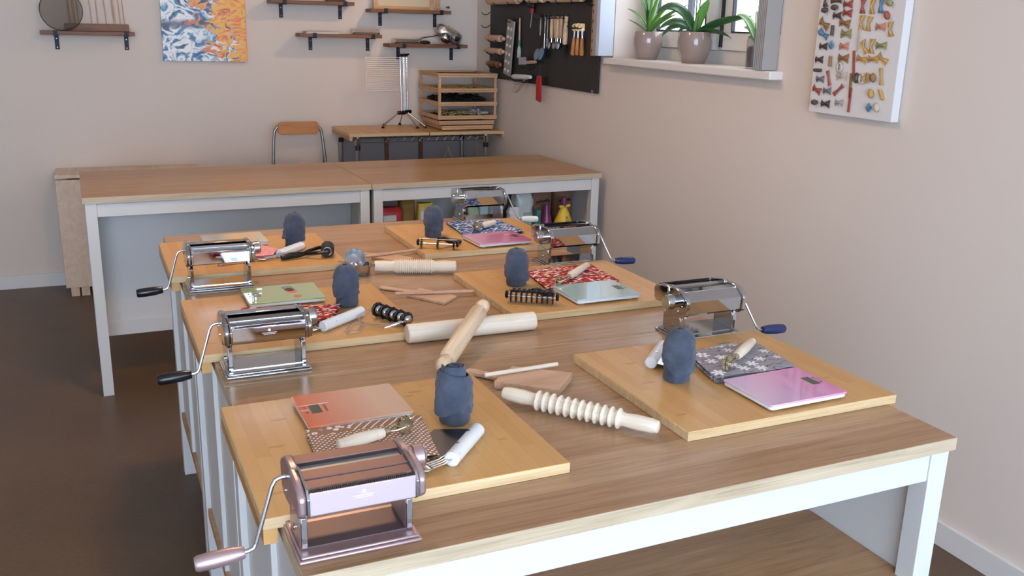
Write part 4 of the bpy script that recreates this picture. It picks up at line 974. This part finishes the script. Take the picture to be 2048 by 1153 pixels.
for i, (v, z) in enumerate(((-1.270, 1.70), (-1.312, 1.70), (-1.350, 1.70), (-1.390, 1.70))):
    t = wt('baller_tool', ('first', 'second', 'third', 'fourth')[i]+' wooden-handled baller from the left on the pegboard', 'kitchen tool', v, z, (.02, -.1, .03, .04)[i])
    MB().lathe([(0, .004), (.004, .011), (.06, .013), (.118, .011), (.122, .008)], 14, (0, 0, 0), (0, 0, -1)).obj('handle', BEECHK if i % 2 else BEECH, t)
    nk = MB().cyl((0, 0, -.12), (0, 0, -.146), .003, n=8).obj('neck', STEEL, t)
    MB().lathe([(0, .002), (.003, .014), (.010, .020), (.016, .021), (.012, .016), (.008, .001)], 18, (0, 0, -.162), (-1, 0, .1)).obj('bowl', CHROME, t)
t = wt('knife_sharpener', 'wooden-handled tool with dark blade, rightmost of the handled row', 'kitchen tool', -1.45, 1.70, .06)
MB().cyl((0, 0, 0), (0, 0, -.032), .011).obj('cap', BEECH, t); MB().lathe([(0, .011), (.05, .016), (.115, .014), (.12, .010)], 14, (0, 0, -.034), (0, 0, -1)).obj('handle', BEECH, t); MB().box(-.004, 0, -.012, .012, -.225, -.152).obj('blade', IRON, t)
for i, (v, z) in enumerate(((-1.562, 1.645), (-1.603, 1.648), (-1.648, 1.646))):
    t = wt('ravioli_cutter', ('left', 'middle', 'right')[i]+' ravioli wheel with wooden handle below, of three on the pegboard', 'pastry cutter', v, z, (.12, .04, -.03)[i])
    MB().lathe([(-.004, .021), (.004, .021)], 32, (0, 0, -.004), (.5, 1, 0), lambda th: 1+.08*math.sin(th*10)).obj('wheel', P('wheel_brass', (206, 170, 110), .4, .3), t)
    for s in (-1, 1): MB().cyl((0, s*.007, -.006), (0, s*.004, -.062), .002, n=6).obj('prong', STEEL, t)
    MB().lathe([(0, .009), (.04, .012), (.085, .0135), (.094, .009)], 14, (0, 0, -.06), (0, 0, -1)).obj('handle', CHAIRW, t)
t = wt('scraper', 'small scraper with wooden handle lying across hooks', 'scraper', -.86, 1.43, -.06, -.05); MB().box(-.006, -.003, -.115, .0, -.02, .024).obj('blade', STEEL, t); MB().tube([(0, -.11, -.008), (0, -.235, -.008)], .010, 10).obj('handle', BEECHK, t); hook(-.93, 1.405); hook(-1.03, 1.40)
t = wt('whisk', 'small whisk with white handle across hooks at the bottom of the pegboard', 'whisk', -.765, 1.333, -.05, -.05)
MB().tube([(0, 0, 0), (0, -.03, 0), (0, -.2, -.002), (0, -.27, -.002)], [.012, .016, .015, .010], 14).obj('handle', WHITEP, t)
for k in range(4): MB().tube([(0, -.20, -.008), (.01*(k-1.5), -.17+.012*k, -.05), (.014*(k-1.5), -.10+.02*k, -.095), (.008*(k-1.5), -.07+.035*k, -.098), (0, -.12+.03*k, -.05), (0, -.22, -.008)], .0009, 6).obj('wire', STEEL, t)
hook(-.83, 1.318); hook(-.95, 1.318)
t = wt('silicone_spatula', 'red silicone spatula hanging below the pegboard', 'spatula', -1.155, 1.43, -.02, -.045)
MB().cyl((0, 0, 0), (0, 0, -.08), .006).obj('handle', BLACKM, t); MB().prism([(-.03, -.07), (.024, -.07), (.034, -.1), (.034, -.215), (-.024, -.225), (-.034, -.205)], 0, -.010, 0).obj('blade', P('red_silicone', (178, 22, 26), .4), t, bevel=.003)
t = wt('wooden_rack', 'narrow wooden strip with holes at the right edge of the pegboard', 'rack', -1.776, 1.765, 0, -.022)
B(-.012, 0, -.022, .018, -.268, .25).obj('strip', CHAIRW, t, bevel=.002)
for i in range(5): MB().cyl((-.0118, -.002, -.04-i*.05), (-.0128, -.002, -.04-i*.05), .010, n=14).obj('hole', BLACKM, t)

# ------------------------------------------------------------------ plants on the sill
POT = P('taupe_glaze', (150, 132, 124), .12, var=.04, vs=10, Coat_Weight=.5); SOIL = P('soil', (44, 34, 28), .9)
def leafmat(name, a, b):
    t = NT(name); n = t.noise(t.obj(), 18, 3)[0]
    t.fin(t.mix(n, lin(a), lin(b)), .3, Subsurface_Weight=0.0); return t.m
LG = leafmat('leaf_bright', (70, 128, 52), (112, 160, 74)); LD = leafmat('leaf_dark', (34, 78, 44), (66, 110, 62)); LP = leafmat('leaf_pale', (140, 178, 92), (112, 156, 80))
def leaf(pts, w, mat, t, fold=.25, roll=.6):
    pts = [Vector(p) for p in pts]
    def bez(a):
        n = len(pts)-1; return sum((math.comb(n, i)*(1-a)**(n-i)*a**i*pts[i] for i in range(n+1)), Vector((0, 0, 0)))
    def s(a, b):
        c = bez(a); d = (bez(min(1, a+.02))-bez(max(0, a-.02))).normalized()
        side = d.cross(Vector((0, 0, 1))); side = side.normalized() if side.length > .05 else Vector((0, 1, 0)); up = side.cross(d); side, up = side*math.cos(roll)+up*math.sin(roll), up*math.cos(roll)-side*math.sin(roll)
        ww = w*(math.sin(PI*min(1, a*.93+.07)**.8))**.8+.0006; x = (b-.5)*2
        return c+side*ww*x+up*abs(x)*ww*fold
    o = MB().grid(s, 12, 4).obj('leaf', mat, t, smooth=80); md = o.modifiers.new('thick', 'SOLIDIFY'); md.thickness = .0012
def pot(u, v, r, h, label):
    t = thing('potted_plant', label, 'plant', room(u, v, 1.495), RZ)
    MB().lathe([(0, r*.66), (.003, r*.70), (h*.5, r*.98), (h*.72, r), (h*.98, r*.95), (h, r*.93), (h*.99, r*.88), (h*.88, r*.87), (h*.88, .0)], 40).obj('pot', POT, t)
    MB().lathe([(h*.885, r*.86), (h*.89, .001)], 24).obj('soil', SOIL, t); return t
t = pot(.075, -2.155, .074, .135, 'plant with narrow upright leaves in a taupe pot'); h = .12
KPX = .00254
def tip(a, up): a *= KPX; return (a*.8, -a*.65, up*KPX) if a < 0 else (a*.45, -a*1.4, up*KPX)
for (a, up, w, mt, bow) in ((-42, 48, .011, LG, .8), (-40, 28, .005, LD, .6), (-30, 78, .010, LG, .9), (-4, 84, .008, LG, .5), (22, 88, .011, LG, .6), (40, 58, .011, LG, .7), (66, 57, .012, LG, .6), (48, 40, .010, LG, .6), (8, 95, .009, LG, .5), (-14, 92, .008, LD, .6)):
    x, y, z = tip(a, up); leaf([(0, 0, h), (x*.3, y*.3, h+z*bow), (x, y, h+z)], w, mt, t, .4)
t = pot(.07, -2.575, .078, .14, 'orchid with broad dark leaves in a taupe pot'); h = .125
for (a, up, w, mt, bow) in ((-70, 36, .034, LD, 62), (-64, 8, .028, LD, 34), (-58, -4, .028, LD, 30), (17, 62, .022, LG, 40), (80, 34, .022, LD, 26), (54, -4, .020, LD, 14), (-30, 4, .02, LD, 20)):
    x, y, z = tip(a, up); leaf([(0, 0, h), (x*.35, y*.35, h+bow*KPX), (x*.8, y*.8, h+(bow*.55+up*.5)*KPX), (x, y, h+z)], w, mt, t, .15)
for dy in (.01, -.035): MB().tube([(0, dy*.3, h), (.0, dy*.6, h+.15), (.01, dy, h+.38)], .003, 8).obj('stem', LD, t)
t = thing('jar_plant', 'small leafy cutting in a glass jar of soil at the ribbed shutter', 'plant', room(.05, -3.055, 1.495), RZ)
MB().lathe([(0, .035), (.004, .040), (.11, .040), (.125, .036), (.125, .034), (.11, .038), (.004, .036)], 28).obj('jar', CLEAR, t)
MB().lathe([(.005, .035), (.085, .0372), (.09, .02), (.09, .0)], 24).obj('soil', SOIL, t)
for (a, up, w) in ((-34, 44, .028), (-22, 24, .022), (-14, 8, .016), (12, 30, .02), (-6, 50, .02)):
    x, y, z = tip(a, up); leaf([(0, 0, .088), (x*.4, y*.4, .12+z*.8), (x, y, .10+z)], w, LP if up > 20 else LG, t)

# ------------------------------------------------------------------ canvas with dried pasta
cv = thing('pasta_canvas', 'white canvas with rows of glued coloured pasta pieces', 'wall display', room(0, 0, 0), RZ)
B(-.035, -.002, -3.917, -3.509, 1.36, 2.02).obj('canvas', P('canvas_white', (222, 220, 218), .7, var=.03), cv, bevel=.002)
PC = {'k': ((40, 34, 34), (112, 92, 78)), 'r': ((112, 36, 36), (196, 104, 84)), 'o': ((84, 54, 32), (190, 144, 92)), 'n': ((44, 78, 110), (112, 160, 190)), 'g': ((84, 88, 50), (190, 180, 126)),
      'p': ((172, 84, 72), (226, 178, 150)), 'e': ((70, 70, 74), (150, 150, 150)), 'w': ((150, 130, 110), (238, 226, 206)), 'y': ((150, 104, 44), (226, 184, 104)), 'z': ((24, 24, 28), (232, 226, 220))}
PM = {}
for k, (a, b) in PC.items():
    t = NT('pasta_'+k); w = t.n('ShaderNodeTexWave', {'Vector': t.map(t.obj(), (1, 1, 1), (.6, 0, 0)), 'Scale': 120.0 if k != 'z' else 90.0, 'Distortion': 2.0}, bands_direction='Y').outputs[0]
    PM[k] = t.fin(t.ramp(w, [(.42, lin(a)), (.58, lin(b))]), .6)
def bow(w, h):
    def s(a, b):
        x = (a-.5)*2; ww = h*(.22+.78*abs(x)**.9); y = (b-.5)*2
        return (-.002-.006*(1-abs(x))-.0035*math.cos(y*PI*1.5)*(1-abs(x)*.5), x*w, y*ww)
    return MB().grid(s, 8, 6)
SH = {}
def pshape(t):
    if t in SH: return SH[t]
    if t[0] == 'b': k = {'0': (.019, .013), '1': (.021, .014), '2': (.024, .016), '3': (.022, .013)}[t[1]]; m = bow(*k)
    elif t[0] == 'c': m = MB(); m.grid(lambda a, b: (-.003-.004*math.sin(b*PI), (a-.5)*.05, (b-.5)*.018*(1-.5*math.sin(a*PI))), 6, 4)
    elif t == 's': m = MB().lathe([(-.016, .002), (-.010, .008), (0, .0105), (.010, .008), (.016, .002)], 12, (-.008, 0, 0), (0, 1, 0))
    elif t == 't': m = MB().cyl((-.006, 0, -.018), (-.006, 0, .018), .006, n=10)
    elif t == 'r': m = MB().tube([(-.006, .011*math.cos(k*PI/8), .014*math.sin(k*PI/8)) for k in range(16)], .0042, 8, True)
    elif t == 'd': m = MB().lathe([(-.016, .001), (0, .011), (.016, .001)], 10, (-.007, 0, 0), (0, 0, 1))
    elif t == 'f': m = bow(.024, .012); m.lathe([(-.014, .003), (0, .010), (.012, .006)], 10, (-.008, .006, 0), (0, 1, 0))
    else: m = MB().box(-.005, -.0005, -.005 if t == 'q' else -.0042, .005 if t == 'q' else .0042, -.042, .042)
    SH[t] = m; return m
NM = {'b': 'bow_tie_pasta', 'c': 'pasta_strip', 's': 'pasta_shell', 't': 'pasta_tube', 'r': 'pasta_ring', 'd': 'pasta_diamond', 'f': 'pasta_fish', 'q': 'pasta_ribbon'}
PIECES = "-3.542 1.755 b0 90 k|-3.598 1.754 c0 0 k|-3.654 1.742 b1 0 r|-3.656 1.713 b1 5 r|-3.546 1.723 s 0 k|-3.595 1.732 s 0 k|-3.606 1.704 b0 0 k|-3.649 1.679 b2 10 o|-3.545 1.676 b2 30 o|-3.548 1.641 f 30 n|-3.595 1.653 t 0 k|-3.661 1.643 b2 0 g|-3.553 1.597 b0 0 k|-3.599 1.603 d 0 n|-3.658 1.600 b1 0 p|-3.539 1.550 b0 0 k|-3.602 1.546 t 0 o|-3.662 1.559 b2 0 o|-3.542 1.512 t 90 k|-3.652 1.528 r 0 w|-3.555 1.481 b0 0 e|-3.601 1.486 c1 70 r|-3.664 1.498 b2 0 w|-3.544 1.443 b1 20 r|-3.598 1.442 b0 0 e|-3.658 1.450 c0 -40 r|-3.546 1.397 s 0 k|-3.597 1.396 b1 0 k|-3.666 1.405 b0 0 z|-3.729 1.735 b3 90 r|-3.774 1.733 b3 90 y|-3.813 1.736 b3 90 n|-3.853 1.744 s 20 g|-3.848 1.705 s 60 r|-3.732 1.681 b3 90 y|-3.767 1.677 b3 95 y|-3.819 1.668 b1 0 p|-3.867 1.661 b3 80 y|-3.759 1.601 b3 60 y|-3.793 1.604 b3 90 y|-3.833 1.607 b3 0 g|-3.750 1.560 b3 10 y|-3.803 1.562 b3 0 y|-3.847 1.565 b3 30 y|-3.741 1.496 r 0 k|-3.767 1.494 r 0 w|-3.790 1.499 r 10 y|-3.821 1.501 s 80 o|-3.852 1.507 c1 80 y|-3.820 1.448 s 80 y|-3.866 1.448 t -30 y|-3.817 1.401 d 0 n|-3.854 1.404 s 70 w|-3.729 1.625 q 0 w|-3.717 1.545 q2 -8 r|-3.714 1.468 q -4 o|-3.719 1.418 q2 0 r"
SHM = {}
for it in PIECES.split('|'):
    v, z, ty, ro, c = it.split()
    if (ty, c) not in SHM: SHM[(ty, c)] = pshape(ty).mesh('pasta', PM[c], 60)
    o = bpy.data.objects.new(NM[ty[0]], SHM[(ty, c)]); COL.objects.link(o); o.parent = cv
    o.scale = (1.05, 1.1, 1.1) if ty[0] in 'bcf' else (1.0, 1.0, 1.0)
    o.location = (-.0355, float(v), float(z)); o.rotation_euler = (math.radians(float(ro)), 0, 0)

# ------------------------------------------------------------------ groceries on the shelf of the far right island
def F2(x, y, z): return far(1.26+x, y, z)
GZ = .5855
def bag(x, y, w, d, h, label, mat, cat='bag', name='grocery_bag', band=None, crumple=.008, seed=1, topk=.6, z=GZ):
    t = thing(name, label, cat, F2(x, y, z), FR, 'groceries on the far island shelf'); sv = Vector((seed*3, seed, 1))
    def s(a, b):
        th = a*2*PI; f = lambda q: math.copysign(abs(q)**.45, q)
        k = 1.0 if b < .8 else 1-(1-topk)*((b-.8)/.2)**1.3
        px, py = f(math.cos(th))*w/2, f(math.sin(th))*d/2*k
        n = noise.noise(Vector((px*20, py*20, b*5))+sv)
        return (px*(1-.08*(b > .9))+n*crumple, py+n*crumple*.6, b*h+(.006*noise.noise(Vector((px*30, py*30, 0))+sv) if b > .9 else 0))
    m = MB(); m.grid(s, 36, 16); m.add([s(i/36, 1) for i in range(36)], [tuple(range(36))]); m.add([s(i/36, 0) for i in range(36)], [tuple(range(36))[::-1]])
    m.obj('bag_body', mat, t, smooth=50)
    if band:
        for (x0, x1, z0, z1, mt) in band: B(x0*w/2, x1*w/2, -d/2-.007, -d/2+.02, z0*h, z1*h).obj('printed_panel', mt, t, bevel=.003)
    return t
RW = P('red_pack', (196, 40, 48), .35); WP = P('white_pack', (226, 222, 216), .4); YP = P('yellow_pack', (222, 188, 60), .4); KR = P('kraft_paper', (124, 88, 68), .7, var=.12, vs=14)
GP = P('grey_pack', (186, 196, 196), .35); GRP = P('green_pack', (168, 186, 150), .4); TEAL = P('teal_pack', (40, 110, 96), .4)
bag(.125, .13, .115, .08, .175, 'red and white flour bag at the left end of the shelf', RW, seed=2, band=[(-.9, .7, .08, .42, WP), (-.8, .4, .62, .8, WP)])
bag(.235, .20, .08, .08, .205, 'brown and yellow upright pack beside the red bag', P('ochre_pack', (150, 112, 48), .5), seed=3)
bag(.315, .14, .085, .06, .185, 'yellow and white pack right of the ochre pack', YP, seed=4, band=[(-.85, .85, .1, .8, WP)])
bag(.495, .13, .05, .05, .15, 'small beige carton behind the far towel', P('beige_carton', (204, 192, 170), .6), 'box', seed=5, crumple=.002, topk=1)
bag(.585, .16, .06, .05, .145, 'small pale green pack seen through the far machine', GRP, seed=6)
bag(.665, .22, .05, .06, .19, 'slim pale blue pack seen through the far machine', P('pale_blue_pack', (176, 200, 206), .4), seed=7)
bag(.735, .20, .08, .07, .19, 'pale pack with a black label seen through the far machine', GP, seed=8, band=[(-.6, .8, .35, .62, BLACKM)])
bag(.80, .12, .06, .05, .14, 'small white crumpled bag right of the far machine', WP, seed=9, crumple=.014)
bag(.89, .20, .10, .08, .205, 'clear white bag of green herbs beside the brown sacks', P('cloudy_bag', (200, 206, 204), .3), seed=10, crumple=.016, band=[(-.2, .8, .1, .45, GRP)])
bag(.935, .10, .03, .03, .12, 'small teal pack at the foot of the brown sack', TEAL, seed=14)
INKB = P('felt_pen', (52, 36, 30), .6)
def scribble(t, w, d, h, seed):
    rnd = random.Random(seed); pts = []
    n = 46
    for i in range(n):
        a = i/(n-1); pts.append(((a-.5)*w*.62, -d/2-.009, h*.58+a*.006+.0075*math.sin(i*2.2+rnd.uniform(-.5, .5))*(1 if rnd.random() > .2 else 2.0)))
    MB().tube(pts, .0011, 5).obj('handwriting', INKB, t)
t = bag(1.012, .25, .13, .10, .222, 'tall brown paper sack with handwriting, left of the yellow pouch', KR, seed=11, crumple=.007, topk=.5); scribble(t, .13, .10, .24, 3)
t = bag(1.147, .25, .12, .10, .222, 'tall brown paper sack with handwriting at the table leg', KR, seed=12, crumple=.007, topk=.5); scribble(t, .12, .10, .24, 8)
t = thing('tied_pouch', 'yellow pouch with a purple tied neck between the brown sacks', 'bag', F2(1.090, .10, GZ), FR)
MB().lathe([(0, .048), (.004, .055), (.05, .048), (.1, .028), (.125, .014)], 24).obj('pouch', YP, t); MB().tube([(-.03, -.006, .128), (0, -.006, .130), (.034, -.006, .133)], .008, 10).obj('bow', YP, t)
MB().lathe([(.125, .014), (.15, .016), (.178, .013), (.18, .002)], 14).obj('neck', P('purple_foil', (120, 40, 92), .3), t)
text('K\nFK', .022, INKB, t, (0, -.049, .062), (PI/2-.22, 0, 0), 'printed_letters')
t = thing('tied_pouch', 'purple pouch leaning behind the yellow pouch', 'bag', F2(1.0, .125, GZ), FR)
MB().lathe([(0, .03), (.004, .036), (.07, .028), (.12, .014), (.14, .012)], 20).obj('pouch', MATS['purple_foil'], t)
